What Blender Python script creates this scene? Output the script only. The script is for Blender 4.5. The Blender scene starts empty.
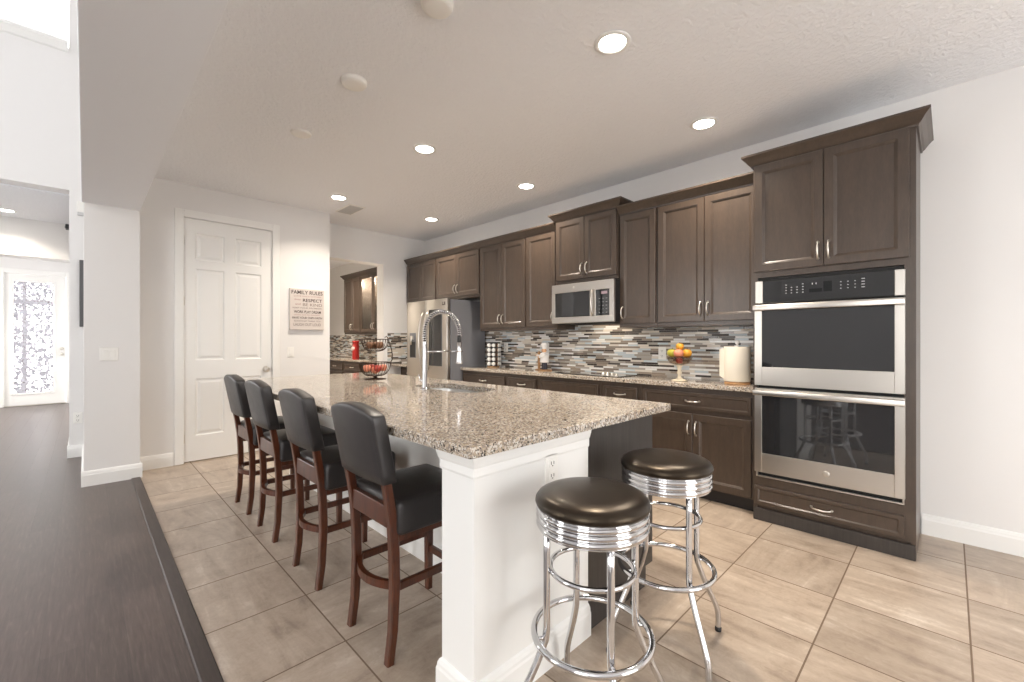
import bpy, bmesh, math, random
from mathutils import Vector, Matrix
random.seed(7)
S = bpy.context.scene
COL = S.collection
PI = math.pi
R = math.radians

# ------------------------------------------------------------------ camera
YAW = 45.36
cam_data = bpy.data.cameras.new('camera')
cam_data.sensor_width = 36.0
cam_data.lens = 432.5 / 1024 * 36.0
cam_data.clip_start = 0.02
cam = bpy.data.objects.new('camera', cam_data)
cam.location = (0, 0, 1.25)
cam.rotation_euler = (R(90), 0, R(YAW))
COL.objects.link(cam)
S.camera = cam

# ------------------------------------------------------------------ sky and exposure
world = bpy.data.worlds.new('sky')
S.world = world
world.use_nodes = True
bg = world.node_tree.nodes['Background']
bg.inputs['Color'].default_value = (1.0, 0.985, 0.965, 1)
bg.inputs['Strength'].default_value = 4.6
S.view_settings.view_transform = 'Standard'
S.view_settings.look = 'None'
S.view_settings.gamma = 1.0
S.view_settings.use_curve_mapping = False
S.view_settings.exposure = 0.80
S.cycles.use_denoising = True
S.cycles.max_bounces = 14
S.cycles.diffuse_bounces = 8
S.cycles.glossy_bounces = 6
S.cycles.transmission_bounces = 8
S.cycles.transparent_max_bounces = 12
S.cycles.sample_clamp_indirect = 8.0
S.cycles.caustics_reflective = False
S.cycles.caustics_refractive = False

CAN_W = 9.5          # watts of each recessed lamp
CAN_COL = (1.0, 0.88, 0.74)

def portal(name, loc, size, rot):
    d = bpy.data.lights.new(name, 'AREA')
    d.shape = 'RECTANGLE'; d.size, d.size_y = size
    d.energy = 1.0
    d.cycles.is_portal = True
    o = bpy.data.objects.new(name, d)
    o.location = loc; o.rotation_euler = rot
    COL.objects.link(o)
# daylight enters by these openings (patio door, living-room windows, an unseen opening added to brighten the foyer)
portal('daylight_patio', (3.25, 1.7, 1.15), (2.3, 2.0), (0, R(90), 0))
LIVING_WINDOWS = ((-4.6, 1.7), (1.55, 2.8))
for wx, ww in LIVING_WINDOWS:
    portal('daylight_living', (wx, -5.55, 1.6), (ww, 2.8), (R(90), 0, 0))
    portal('daylight_living', (wx, -5.55, 4.25), (ww, 1.7), (R(90), 0, 0))
portal('daylight_foyer', (-10.6, -3.05, 1.4), (2.6, 2.4), (R(90), 0, 0))

# ------------------------------------------------------------------ mesh helpers
class MB:
    def __init__(self, M=None):
        self.bm = bmesh.new()
        self.M = M or Matrix()
        self.mi = 0
        self.smooth = False
    def v(self, p):
        return self.bm.verts.new(self.M @ Vector(p))
    def f(self, vs, smooth=None):
        try:
            fc = self.bm.faces.new(vs)
        except ValueError:
            return None
        fc.material_index = self.mi
        fc.smooth = self.smooth if smooth is None else smooth
        return fc
    def box(self, a, b, bev=0.0, seg=2, fn=None):
        x0, y0, z0 = [min(p, q) for p, q in zip(a, b)]
        x1, y1, z1 = [max(p, q) for p, q in zip(a, b)]
        t = bmesh.new()
        bmesh.ops.create_cube(t, size=1.0)
        for v in t.verts:
            v.co = Vector((x0 + (v.co.x + .5) * (x1 - x0), y0 + (v.co.y + .5) * (y1 - y0), z0 + (v.co.z + .5) * (z1 - z0)))
        if bev > 0:
            bev = min(bev, (x1 - x0) * .49, (y1 - y0) * .49, (z1 - z0) * .49)
            bmesh.ops.bevel(t, geom=t.edges[:], offset=bev, segments=seg, profile=.5, affect='EDGES')
        self.merge(t, fn, smooth=bev > 0 and seg > 2)
        return self
    def merge(self, t, fn=None, smooth=False):
        mp = {}
        for v in t.verts:
            co = fn(v.co.copy()) if fn else v.co
            mp[v] = self.v(co)
        for fc in t.faces:
            self.f([mp[v] for v in fc.verts], smooth)
        t.free()
    def lathe(self, prof, seg=32, c=(0, 0, 0), smooth=True, a0=0.0):
        rings = []
        for r, z in prof:
            if r < 1e-6:
                rings.append([self.v((c[0], c[1], c[2] + z))])
            else:
                rings.append([self.v((c[0] + r * math.cos(a0 + 2 * PI * k / seg), c[1] + r * math.sin(a0 + 2 * PI * k / seg), c[2] + z)) for k in range(seg)])
        for A, B in zip(rings, rings[1:]):
            for k in range(seg):
                k2 = (k + 1) % seg
                if len(A) == 1 and len(B) == 1: continue
                if len(A) == 1: self.f([A[0], B[k2], B[k]], smooth)
                elif len(B) == 1: self.f([A[k], A[k2], B[0]], smooth)
                else: self.f([A[k], A[k2], B[k2], B[k]], smooth)
        return self
    def tube(self, pts, r, seg=10, closed=False, caps=True, sx=1.0):
        pts = [Vector(p) for p in pts]
        n = len(pts)
        rr = r if isinstance(r, (list, tuple)) else [r] * n
        tang = []
        for i in range(n):
            if closed: t = pts[(i + 1) % n] - pts[i - 1]
            else: t = pts[min(i + 1, n - 1)] - pts[max(i - 1, 0)]
            tang.append(t.normalized())
        up = Vector((0, 0, 1)) if abs(tang[0].z) < .9 else Vector((1, 0, 0))
        nrm = (up - tang[0] * up.dot(tang[0])).normalized()
        rings = []
        for i in range(n):
            t = tang[i]
            nrm = (nrm - t * nrm.dot(t)).normalized()
            b = t.cross(nrm)
            rings.append([self.v(pts[i] + (nrm * math.cos(2 * PI * k / seg) * sx + b * math.sin(2 * PI * k / seg)) * rr[i]) for k in range(seg)])
        m = n if closed else n - 1
        for i in range(m):
            A, B = rings[i], rings[(i + 1) % n]
            for k in range(seg):
                k2 = (k + 1) % seg
                self.f([A[k], A[k2], B[k2], B[k]], True)
        if caps and not closed:
            self.f(rings[0][::-1], False); self.f(rings[-1], False)
        return self
    def ring(self, c, rad, r, n=40, seg=10):
        return self.tube([(c[0] + rad * math.cos(2 * PI * k / n), c[1] + rad * math.sin(2 * PI * k / n), c[2]) for k in range(n)], r, seg, closed=True)
    def rects(self, x0, x1, z0, z1, steps, y=0.0, back=None):
        """nested rectangles in the xz plane facing -y; steps = [(inset, rise toward -y)], the last one is filled"""
        loops = []
        for ins, h in steps:
            loops.append([self.v((px, y - h, pz)) for px, pz in ((x0 + ins, z0 + ins), (x1 - ins, z0 + ins), (x1 - ins, z1 - ins), (x0 + ins, z1 - ins))])
        for A, B in zip(loops, loops[1:]):
            for k in range(4):
                k2 = (k + 1) % 4
                self.f([A[k], A[k2], B[k2], B[k]])
        self.f(loops[-1])
        if back is not None:
            self.f(loops[0][::-1])
        return self
    def prism(self, prof, axis0, axis1, smooth=False):
        """extrude a closed 2-D profile [(a, b)] between two mapping functions (a,b)->point"""
        A = [self.v(axis0(*p)) for p in prof]
        B = [self.v(axis1(*p)) for p in prof]
        n = len(prof)
        for k in range(n):
            k2 = (k + 1) % n
            self.f([A[k], A[k2], B[k2], B[k]], smooth)
        self.f(A[::-1]); self.f(B)
        return self
    def sphere(self, c, r, su=20, sv=12, sc=(1, 1, 1)):
        t = bmesh.new()
        bmesh.ops.create_uvsphere(t, u_segments=su, v_segments=sv, radius=r)
        self.merge(t, lambda p: Vector((c[0] + p.x * sc[0], c[1] + p.y * sc[1], c[2] + p.z * sc[2])), True)
        return self
    def build(self, name, mat, parent=None, loc=None, fixn=True):
        if fixn:
            bmesh.ops.recalc_face_normals(self.bm, faces=self.bm.faces[:])
        me = bpy.data.meshes.new(name)
        self.bm.to_mesh(me); self.bm.free()
        for m in (mat if isinstance(mat, (list, tuple)) else [mat]):
            me.materials.append(m)
        o = bpy.data.objects.new(name, me)
        COL.objects.link(o)
        if parent is not None: o.parent = parent
        if loc is not None: o.location = loc
        return o

def tag(o, label=None, cat=None, group=None, kind=None):
    if label: o['label'] = label
    if cat: o['category'] = cat
    if group: o['group'] = group
    if kind: o['kind'] = kind
    return o

def thing(name, label, cat, loc=(0, 0, 0), rz=0.0, group=None):
    o = bpy.data.objects.new(name, None)
    o.empty_display_size = 0.1
    COL.objects.link(o)
    o.location = loc; o.rotation_euler = (0, 0, rz)
    return tag(o, label, cat, group)

def struct(name, mb, mat, label=None, cat=None):
    o = mb.build(name, mat)
    o['kind'] = 'structure'
    tag(o, label, cat)
    return o

CHILDREN = {}
def copy_tree(o, parent=None):
    c = o.copy(); COL.objects.link(c)
    if parent is not None: c.parent = parent
    for ch in list(o.children):
        copy_tree(ch, c)
    return c

def text_part(name, body, mat, parent, width, height, M, extrude=0.0006, bold=True):
    """lettering as a real mesh, scaled to width x height, lower left at M's origin, in its xy plane"""
    cu = bpy.data.curves.new(name, 'FONT')
    cu.body = body; cu.size = 1.0; cu.extrude = 0.01
    if bold: cu.offset = 0.012
    tmp = bpy.data.objects.new(name + '_curve', cu)
    COL.objects.link(tmp)
    dg = bpy.context.evaluated_depsgraph_get()
    me = bpy.data.meshes.new_from_object(tmp.evaluated_get(dg))
    bpy.data.objects.remove(tmp)
    xs = [v.co.x for v in me.vertices]; ys = [v.co.y for v in me.vertices]
    sx = width / (max(xs) - min(xs)); sy = height / (max(ys) - min(ys))
    x0, y0 = min(xs), min(ys)
    for v in me.vertices:
        v.co = M @ Vector(((v.co.x - x0) * sx, (v.co.y - y0) * sy, (v.co.z / 0.01) * extrude))
    me.materials.clear(); me.materials.append(mat)
    me.name = name
    o = bpy.data.objects.new(name, me); COL.objects.link(o)
    o.parent = parent
    return o

# ------------------------------------------------------------------ materials
def srgb(r, g, b):
    def c(x):
        x /= 255.0
        return x / 12.92 if x <= .04045 else ((x + .055) / 1.055) ** 2.4
    return (c(r), c(g), c(b), 1.0)

class NT:
    def __init__(self, name):
        self.m = bpy.data.materials.new(name); self.m.use_nodes = True
        self.t = self.m.node_tree
        self.p = self.t.nodes['Principled BSDF']
        self.out = self.t.nodes['Material Output']
    def n(self, typ, **kw):
        nd = self.t.nodes.new(typ)
        ins = kw.pop('ins', {})
        for k, v in kw.items(): setattr(nd, k, v)
        for k, v in ins.items(): self.set(nd, k, v)
        return nd
    def set(self, nd, k, v):
        s = nd.inputs[k]
        if isinstance(v, bpy.types.NodeSocket): self.t.links.new(v, s)
        else: s.default_value = v
    def P(self, **kw):
        for k, v in kw.items(): self.set(self.p, k.replace('_', ' '), v)
    def math(self, op, a, b=None):
        nd = self.n('ShaderNodeMath', operation=op)
        self.set(nd, 0, a)
        if b is not None: self.set(nd, 1, b)
        return nd.outputs[0]
    def ramp(self, fac, stops, interp='LINEAR'):
        nd = self.n('ShaderNodeValToRGB')
        cr = nd.color_ramp; cr.interpolation = interp
        while len(cr.elements) > 1: cr.elements.remove(cr.elements[-1])
        cr.elements[0].position = stops[0][0]; cr.elements[0].color = stops[0][1]
        for p, c in stops[1:]:
            e = cr.elements.new(p); e.color = c
        self.set(nd, 0, fac)
        return nd.outputs[0]
    def mix(self, fac, a, b, mode='MIX'):
        nd = self.n('ShaderNodeMix', data_type='RGBA', blend_type=mode)
        self.set(nd, 0, fac); self.set(nd, 6, a); self.set(nd, 7, b)
        return nd.outputs[2]
    def coords(self, kind='Object', scale=(1, 1, 1), loc=(0, 0, 0)):
        tc = self.n('ShaderNodeTexCoord')
        mp = self.n('ShaderNodeMapping')
        self.set(mp, 0, tc.outputs[kind])
        mp.inputs['Location'].default_value = loc
        mp.inputs['Scale'].default_value = scale
        return mp.outputs[0]
    def pos(self):
        return self.n('ShaderNodeNewGeometry').outputs['Position']
    def noise(self, vec, scale, detail=4, rough=.55, dist=0.0):
        nd = self.n('ShaderNodeTexNoise')
        self.set(nd, 'Vector', vec)
        nd.inputs['Scale'].default_value = scale; nd.inputs['Detail'].default_value = detail
        nd.inputs['Roughness'].default_value = rough; nd.inputs['Distortion'].default_value = dist
        return nd.outputs[0]
    def bump(self, h, strength=.2, dist=.01):
        nd = self.n('ShaderNodeBump')
        self.set(nd, 'Height', h)
        nd.inputs['Strength'].default_value = strength; nd.inputs['Distance'].default_value = dist
        self.set(self.p, 'Normal', nd.outputs[0])

def plain(name, col, rough=.5, metal=0.0, **kw):
    t = NT(name)
    t.P(Base_Color=col, Roughness=rough, Metallic=metal)
    for k, v in kw.items(): t.set(t.p, k.replace('_', ' '), v)
    return t.m

def mat_paint(name, col, scale, strength, rough=.6, knock=False):
    t = NT(name)
    p = t.pos()
    n1 = t.noise(p, scale, 3, .6)
    if knock:
        n1 = t.ramp(n1, [(.44, (0, 0, 0, 1)), (.58, (1, 1, 1, 1))])
    t.P(Base_Color=col, Roughness=rough)
    t.bump(n1, strength, .004)
    return t.m

M = {}
M['wall'] = mat_paint('wall_paint', srgb(230, 229, 228), 60, .12, .55)
M['ceiling'] = mat_paint('ceiling_knockdown', srgb(242, 244, 248), 38, .5, .8, True)
M['soffit'] = mat_paint('soffit_paint', srgb(242, 244, 248), 60, .06, .7)
M['trim'] = plain('white_trim_paint', srgb(238, 238, 236), .35)
M['island_white'] = plain('white_island_paint', srgb(236, 236, 234), .4)

def wood(name, dark, light, rough, gscale=(1, 1, 1), coat=0.0, bump=.05):
    t = NT(name)
    v = t.coords('Object', gscale)
    n1 = t.noise(v, 9, 6, .6, .4)
    n2 = t.noise(v, 45, 3, .5)
    f = t.math('ADD', t.math('MULTIPLY', n1, .65), t.math('MULTIPLY', n2, .35))
    t.P(Base_Color=t.ramp(f, [(.32, dark), (.68, light)]), Roughness=rough)
    t.p.inputs['Coat Weight'].default_value = coat
    t.p.inputs['Coat Roughness'].default_value = .2
    t.bump(f, bump, .002)
    return t.m
M['cabinet'] = wood('espresso_cabinet_wood', srgb(62, 51, 43), srgb(77, 64, 54), .36, (3, 3, .6), .25)
M['cabinet_in'] = plain('cabinet_toe_black', srgb(36, 31, 30), .6)  # near-black board colour of the toe kicks
M['panel_dark'] = wood('charcoal_end_panel', srgb(46, 42, 40), srgb(62, 57, 54), .45, (8, 8, .35), .1)
M['cherry'] = wood('cherry_stained_wood', srgb(54, 24, 10), srgb(94, 46, 22), .34, (4, 4, .7), .5)

M['nickel'] = plain('satin_nickel', (.72, .69, .64, 1), .28, 1.0)
M['chrome'] = plain('polished_chrome', (.66, .66, .67, 1), .06, 1.0)
M['black_plastic'] = plain('black_plastic', srgb(22, 22, 24), .4)
M['black_glass'] = plain('black_glass', srgb(22, 23, 24), .03, 0.0, Specular_IOR_Level=.9)
M['window_glass_dark'] = plain('dark_oven_glass', srgb(36, 37, 39), .04, 0.0, Specular_IOR_Level=1.0)
M['white_plastic'] = plain('white_plastic', srgb(238, 237, 233), .35)
M['hole'] = plain('dark_slot', srgb(60, 58, 56), .6)
M['cutout_dark'] = plain('dark_gasket', srgb(16, 16, 17), .7)

def steel(name, col, rough, sc):
    t = NT(name)
    v = t.coords('Object', sc)
    n1 = t.noise(v, 3, 2, .5)
    t.P(Base_Color=col, Metallic=1.0, Roughness=t.math('ADD', t.math('MULTIPLY', n1, .05), rough - .025))
    return t.m
M['steel'] = steel('brushed_stainless', (.56, .53, .49, 1), .30, (.4, 3, 5))
M['fridge_side'] = plain('grey_fridge_side', srgb(120, 121, 126), .5)
M['sink_steel'] = steel('sink_stainless', (.5, .5, .49, 1), .33, (2, 2, 8))

def granite():
    t = NT('speckled_granite')
    p = t.pos()
    nd = t.n('ShaderNodeTexNoise'); t.set(nd, 'Vector', p); nd.inputs['Scale'].default_value = 60; nd.inputs['Detail'].default_value = 2
    off = t.n('ShaderNodeVectorMath', operation='SCALE'); t.set(off, 0, nd.outputs[1]); off.inputs['Scale'].default_value = .012
    q = t.n('ShaderNodeVectorMath', operation='ADD'); t.set(q, 0, p); t.set(q, 1, off.outputs[0])
    def vor(s):
        v = t.n('ShaderNodeTexVoronoi'); t.set(v, 'Vector', q.outputs[0]); v.inputs['Scale'].default_value = s
        sp = t.n('ShaderNodeSeparateColor'); t.set(sp, 0, v.outputs['Color'])
        return sp.outputs[0], sp.outputs[1]
    a, a2 = vor(210)
    b, b2 = vor(120)
    base = t.ramp(a, [(0, srgb(44, 42, 42)), (.09, srgb(118, 108, 99)), (.22, srgb(158, 144, 129)), (.50, srgb(188, 177, 163)),
                      (.72, srgb(146, 136, 125)), (.84, srgb(214, 209, 200))], 'CONSTANT')
    big = t.ramp(b, [(0, srgb(52, 48, 46)), (.08, srgb(178, 162, 143)), (.5, srgb(204, 197, 187)), (.8, srgb(140, 130, 120))], 'CONSTANT')
    m = t.mix(t.math('GREATER_THAN', b2, .62), base, big)
    t.P(Base_Color=m, Roughness=.08)
    t.p.inputs['Specular IOR Level'].default_value = .5
    return t.m
M['granite'] = granite()

def tile_floor():
    t = NT('stone_look_floor_tile')
    p = t.pos()
    sp = t.n('ShaderNodeSeparateXYZ'); t.set(sp, 0, p)
    SX, SY = .4575, .4545
    fx = t.math('DIVIDE', t.math('SUBTRACT', sp.outputs[0], .060), SX)
    fy = t.math('DIVIDE', t.math('SUBTRACT', sp.outputs[1], 3.046), SY)
    ix, iy = t.math('FLOOR', fx), t.math('FLOOR', fy)
    cv = t.n('ShaderNodeCombineXYZ'); t.set(cv, 0, ix); t.set(cv, 1, iy)
    wn = t.n('ShaderNodeTexWhiteNoise', noise_dimensions='2D'); t.set(wn, 'Vector', cv.outputs[0])
    rc = t.n('ShaderNodeSeparateColor'); t.set(rc, 0, wn.outputs['Color'])
    # offset each tile's pattern by its own random amount, stretch along x or y
    offv = t.n('ShaderNodeVectorMath', operation='SCALE'); t.set(offv, 0, wn.outputs['Color']); offv.inputs['Scale'].default_value = 37.0
    q = t.n('ShaderNodeVectorMath', operation='ADD'); t.set(q, 0, p); t.set(q, 1, offv.outputs[0])
    def streak(sc):
        mp = t.n('ShaderNodeMapping'); t.set(mp, 0, q.outputs[0]); mp.inputs['Scale'].default_value = sc
        return t.noise(mp.outputs[0], 3.6, 7, .6, 1.2)
    s1, s2 = streak((.45, 2.4, 1)), streak((2.4, .45, 1))
    pick = t.math('GREATER_THAN', rc.outputs[0], .62)
    st = t.n('ShaderNodeMix', data_type='FLOAT'); t.set(st, 0, pick); t.set(st, 2, s1); t.set(st, 3, s2)
    cloud = t.noise(q.outputs[0], 5.5, 5, .6)
    vein = t.noise(q.outputs[0], 26, 6, .7, 1.5)
    f = t.math('ADD', t.math('ADD', t.math('MULTIPLY', st.outputs[0], .46), t.math('MULTIPLY', cloud, .34)), t.math('MULTIPLY', vein, .20))
    colr = t.ramp(f, [(.35, srgb(146, 130, 115)), (.46, srgb(174, 157, 140)), (.55, srgb(188, 172, 155)), (.66, srgb(214, 202, 188))])
    val = t.math('ADD', t.math('MULTIPLY', rc.outputs[1], .20), .88)
    hs = t.n('ShaderNodeHueSaturation'); t.set(hs, 'Color', colr); t.set(hs, 'Value', val)
    # grout
    def edge(fr, size):
        d = t.math('ABSOLUTE', t.math('SUBTRACT', t.math('FRACT', fr), .5))
        return t.math('GREATER_THAN', d, .5 - .0032 / size)
    g = t.math('MAXIMUM', edge(fx, SX), edge(fy, SY))
    fine = t.noise(p, 160, 2, .5)
    col = t.mix(g, hs.outputs[0], srgb(118, 99, 82))
    t.P(Base_Color=col, Roughness=t.math('ADD', .30, t.math('MULTIPLY', g, .4)))
    t.bump(t.math('SUBTRACT', t.math('MULTIPLY', fine, .12), g), .35, .0015)
    return t.m
M['tile'] = tile_floor()

def plank_floor():
    t = NT('dark_plank_floor')
    p = t.pos()
    br = t.n('ShaderNodeTexBrick')
    t.set(br, 'Vector', p)
    br.inputs['Color1'].default_value = (0, 0, 0, 1); br.inputs['Color2'].default_value = (1, 1, 1, 1)
    br.inputs['Mortar'].default_value = (.5, .5, .5, 1)
    br.inputs['Scale'].default_value = 1; br.inputs['Brick Width'].default_value = 1.25; br.inputs['Row Height'].default_value = .127
    br.inputs['Mortar Size'].default_value = .0007; br.offset = .37; br.offset_frequency = 2
    mp = t.n('ShaderNodeMapping'); t.set(mp, 0, p); mp.inputs['Scale'].default_value = (1.2, 16, 1)
    g = t.noise(mp.outputs[0], 5, 7, .65, .5)
    col = t.ramp(g, [(.3, srgb(72, 62, 58)), (.55, srgb(88, 77, 73)), (.75, srgb(108, 96, 91))])
    sep = t.n('ShaderNodeSeparateColor'); t.set(sep, 0, br.outputs['Color'])
    hs = t.n('ShaderNodeHueSaturation'); t.set(hs, 'Color', col); t.set(hs, 'Value', t.math('ADD', .9, t.math('MULTIPLY', sep.outputs[0], .2)))
    c2 = t.mix(br.outputs['Fac'], hs.outputs[0], srgb(58, 49, 46))
    t.P(Base_Color=c2, Roughness=t.math('ADD', .26, t.math('MULTIPLY', g, .14)))
    t.bump(t.math('SUBTRACT', g, br.outputs['Fac']), .22, .002)
    return t.m
M['plank'] = plank_floor()

def mosaic(name, axis):
    """thin horizontal glass-and-stone strips; axis 0: wall runs along x, 1: along y"""
    t = NT(name)
    p = t.pos()
    sp = t.n('ShaderNodeSeparateXYZ'); t.set(sp, 0, p)
    along, up = sp.outputs[axis], sp.outputs[2]
    H = .0190
    row = t.math('FLOOR', t.math('DIVIDE', up, H))
    wr = t.n('ShaderNodeTexWhiteNoise', noise_dimensions='1D'); t.set(wr, 'W', row)
    rs = t.n('ShaderNodeSeparateColor'); t.set(rs, 0, wr.outputs['Color'])
    L = t.math('ADD', .10, t.math('MULTIPLY', rs.outputs[0], .10))
    f = t.math('ADD', t.math('DIVIDE', along, L), t.math('MULTIPLY', rs.outputs[1], 13.0))
    cell = t.math('FLOOR', f)
    cv = t.n('ShaderNodeCombineXYZ'); t.set(cv, 0, cell); t.set(cv, 1, row)
    wn = t.n('ShaderNodeTexWhiteNoise', noise_dimensions='2D'); t.set(wn, 'Vector', cv.outputs[0])
    cs = t.n('ShaderNodeSeparateColor'); t.set(cs, 0, wn.outputs['Color'])
    col = t.ramp(cs.outputs[0], [(0, srgb(58, 50, 46)), (.17, srgb(124, 113, 104)), (.30, srgb(164, 158, 150)), (.46, srgb(192, 202, 208)),
                                 (.60, srgb(214, 206, 194)), (.76, srgb(230, 229, 226)), (.92, srgb(146, 132, 118))], 'CONSTANT')
    ev = t.math('GREATER_THAN', t.math('ABSOLUTE', t.math('SUBTRACT', t.math('FRACT', t.math('DIVIDE', up, H)), .5)), .45)
    eh = t.math('GREATER_THAN', t.math('MULTIPLY', t.math('ABSOLUTE', t.math('SUBTRACT', t.math('FRACT', f), .5)), L), t.math('SUBTRACT', t.math('MULTIPLY', L, .5), .0009))
    g = t.math('MAXIMUM', ev, eh)
    t.P(Base_Color=t.mix(g, col, srgb(188, 180, 168)), Roughness=t.math('ADD', .12, t.math('MULTIPLY', cs.outputs[1], .35)))
    t.bump(t.math('SUBTRACT', 1.0, g), .3, .001)
    return t.m
M['mosaic_x'] = mosaic('strip_mosaic_long', 0)
M['mosaic_y'] = mosaic('strip_mosaic_end', 1)

def leather(name, col, rough):
    t = NT(name)
    v = t.coords('Object')
    n1 = t.noise(v, 260, 3, .6)
    n2 = t.noise(v, 14, 2, .5)
    t.P(Base_Color=col, Roughness=t.math('ADD', rough - .06, t.math('MULTIPLY', n2, .12)))
    t.bump(n1, .12, .0015)
    return t.m
M['leather'] = leather('black_leather', srgb(46, 43, 43), .36)
M['vinyl'] = leather('black_vinyl', srgb(25, 21, 19), .30)
M['vinyl'].node_tree.nodes['Principled BSDF'].inputs['Specular Tint'].default_value = (1, .78, .54, 1)  # warm tint puts the brown lamp-lit reflection into the seat sheen

def emission(name, col, s):
    t = NT(name)
    t.P(Base_Color=col, Emission_Color=col, Emission_Strength=s)
    return t.m
M['lamp'] = emission('lit_lamp_lens', (1, .95, .86, 1), 14)
M['glass'] = None
def clear_glass(name, tint, gl):
    t = NT(name)
    tr = t.n('ShaderNodeBsdfTransparent'); tr.inputs[0].default_value = tint
    g = t.n('ShaderNodeBsdfGlossy'); g.inputs['Roughness'].default_value = .02
    lw = t.n('ShaderNodeLayerWeight'); lw.inputs[0].default_value = .5
    mx = t.n('ShaderNodeMixShader'); t.set(mx, 0, t.math('ADD', .04, t.math('MULTIPLY', t.math('POWER', lw.outputs['Facing'], 3.0), gl)))
    t.t.links.new(tr.outputs[0], mx.inputs[1]); t.t.links.new(g.outputs[0], mx.inputs[2])
    t.t.links.new(mx.outputs[0], t.out.inputs[0])
    return t.m
M['glass'] = clear_glass('clear_cabinet_glass', (.95, .97, .97, 1), .40)
M['bowl_glass'] = clear_glass('clear_bowl_glass', (.84, .78, .72, 1), .45)
M['pedestal_glass'] = plain('frosted_gold_glass', srgb(222, 210, 186), .15)
def lace():
    t = NT('patterned_door_film')
    v = t.coords('Object', (1, 1, 1))
    a = t.n('ShaderNodeTexVoronoi', feature='DISTANCE_TO_EDGE'); t.set(a, 'Vector', v); a.inputs['Scale'].default_value = 19
    b = t.n('ShaderNodeTexVoronoi', feature='F1'); t.set(b, 'Vector', v); b.inputs['Scale'].default_value = 19
    ring = t.math('LESS_THAN', t.math('ABSOLUTE', t.math('SUBTRACT', b.outputs['Distance'], .30)), .09)
    dot = t.math('LESS_THAN', b.outputs['Distance'], .11)
    ln = t.math('LESS_THAN', a.outputs['Distance'], .12)
    solid = t.math('MAXIMUM', t.math('MAXIMUM', ring, dot), ln)
    tr = t.n('ShaderNodeBsdfTransparent')
    tl = t.n('ShaderNodeBsdfTranslucent'); tl.inputs[0].default_value = srgb(150, 149, 155)
    df = t.n('ShaderNodeBsdfDiffuse'); df.inputs[0].default_value = srgb(150, 149, 153)
    m1 = t.n('ShaderNodeMixShader'); m1.inputs[0].default_value = .5
    t.t.links.new(tl.outputs[0], m1.inputs[1]); t.t.links.new(df.outputs[0], m1.inputs[2])
    m2 = t.n('ShaderNodeMixShader'); t.set(m2, 0, solid)
    t.t.links.new(tr.outputs[0], m2.inputs[1]); t.t.links.new(m1.outputs[0], m2.inputs[2])
    t.t.links.new(m2.outputs[0], t.out.inputs[0])
    return t.m
M['lace'] = lace()
M['post_dark'] = plain('porch_timber', srgb(70, 62, 62), .7)
M['sign_board'] = mat_paint('sign_canvas', srgb(206, 198, 193), 40, .05, .7)
M['ink_dark'] = plain('sign_ink_dark', srgb(58, 40, 38), .7)
M['ink_grey'] = plain('sign_ink_grey', srgb(140, 128, 122), .7)
M['ink_rose'] = plain('sign_ink_rose', srgb(176, 146, 142), .7)
M['display'] = plain('display_black', srgb(6, 6, 8), .1)
M['legend'] = plain('printed_legend', srgb(200, 200, 200), .5)
M['bronze_wire'] = plain('bronze_wire', srgb(58, 42, 32), .4, .7)
M['paper'] = mat_paint('paper_towel', srgb(236, 228, 212), 90, .2, .9)
M['tan_wood'] = wood('tan_wood', srgb(160, 118, 78), srgb(196, 154, 108), .5)
M['red_tin'] = plain('red_tin', srgb(158, 26, 20), .3)
M['label_pale'] = plain('pale_label', srgb(220, 190, 184), .5)
M['amber'] = plain('amber_spice', srgb(150, 112, 72), .3)
M['skin'] = plain('painted_skin', srgb(214, 168, 128), .5)
M['coat_white'] = plain('painted_white', srgb(236, 234, 232), .4)
M['navy'] = plain('painted_navy', srgb(40, 40, 54), .4)
M['apple_red'] = plain('apple_red', srgb(176, 62, 50), .3)
M['apple_pink'] = plain('peach_pink', srgb(216, 140, 112), .4)
M['apple_green'] = plain('apple_green', srgb(178, 172, 60), .3)
M['orange'] = plain('orange_skin', srgb(220, 160, 50), .45)
M['brown_fruit'] = plain('brown_fruit', srgb(112, 78, 54), .6)
M['mesh_dark'] = plain('grille_grey', srgb(150, 150, 150), .5)
M['vent'] = plain('vent_slat', srgb(196, 196, 196), .5)
M['frame_dark'] = plain('dark_frame', srgb(96, 96, 97), .5)

# ------------------------------------------------------------------ the setting
YW, XW, CZ = 3.875, -5.92, 2.85      # long kitchen wall, far wall, kitchen ceiling
XE, YS, LZ = 3.2, -5.5, 5.6          # patio side, living-room window side, living ceiling
XP = -5.48                           # pantry wall
XH = -6.62                           # tall wall of the living room with the hall opening

b = MB(); b.box((XW - .12, .355, -.10), (XE, YW, 0)); b.box((-10.5, .36, -.10), (XW - .12, YW, 0))
struct('floor', b, M['tile'])
b = MB(); b.box((-12.6, YS, -.10), (XE, .30, 0.0))
struct('floor', b, M['plank'])
b = MB()
b.prism([(.298, 0), (.362, 0), (.362, .005), (.356, .009), (.304, .009), (.298, .005)], lambda a, c: (-5.22, a, c), lambda a, c: (XE, a, c))
M['strip'] = wood('dark_strip_wood', srgb(58, 49, 46), srgb(78, 68, 64), .4, (.6, 6, 6))
struct('trim_1', b, M['strip'])

b = MB(); b.box((XW - .2, .36, CZ), (XE, YW + .15, CZ + .12))
struct('ceiling', b, M['ceiling'])
b = MB(); b.box((-5.22, -.02, 2.44), (XE, .36, LZ), 0.004)
struct('wall_soffit', b, M['soffit'])
b = MB(); b.box((XH - .8, YS, LZ), (XE, -.02, LZ + .12))
struct('ceiling', b, M['ceiling'])

b = MB(); b.box((-10.5, YW, 0), (XE, YW + .15, CZ))
struct('wall_north', b, M['wall'])
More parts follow.
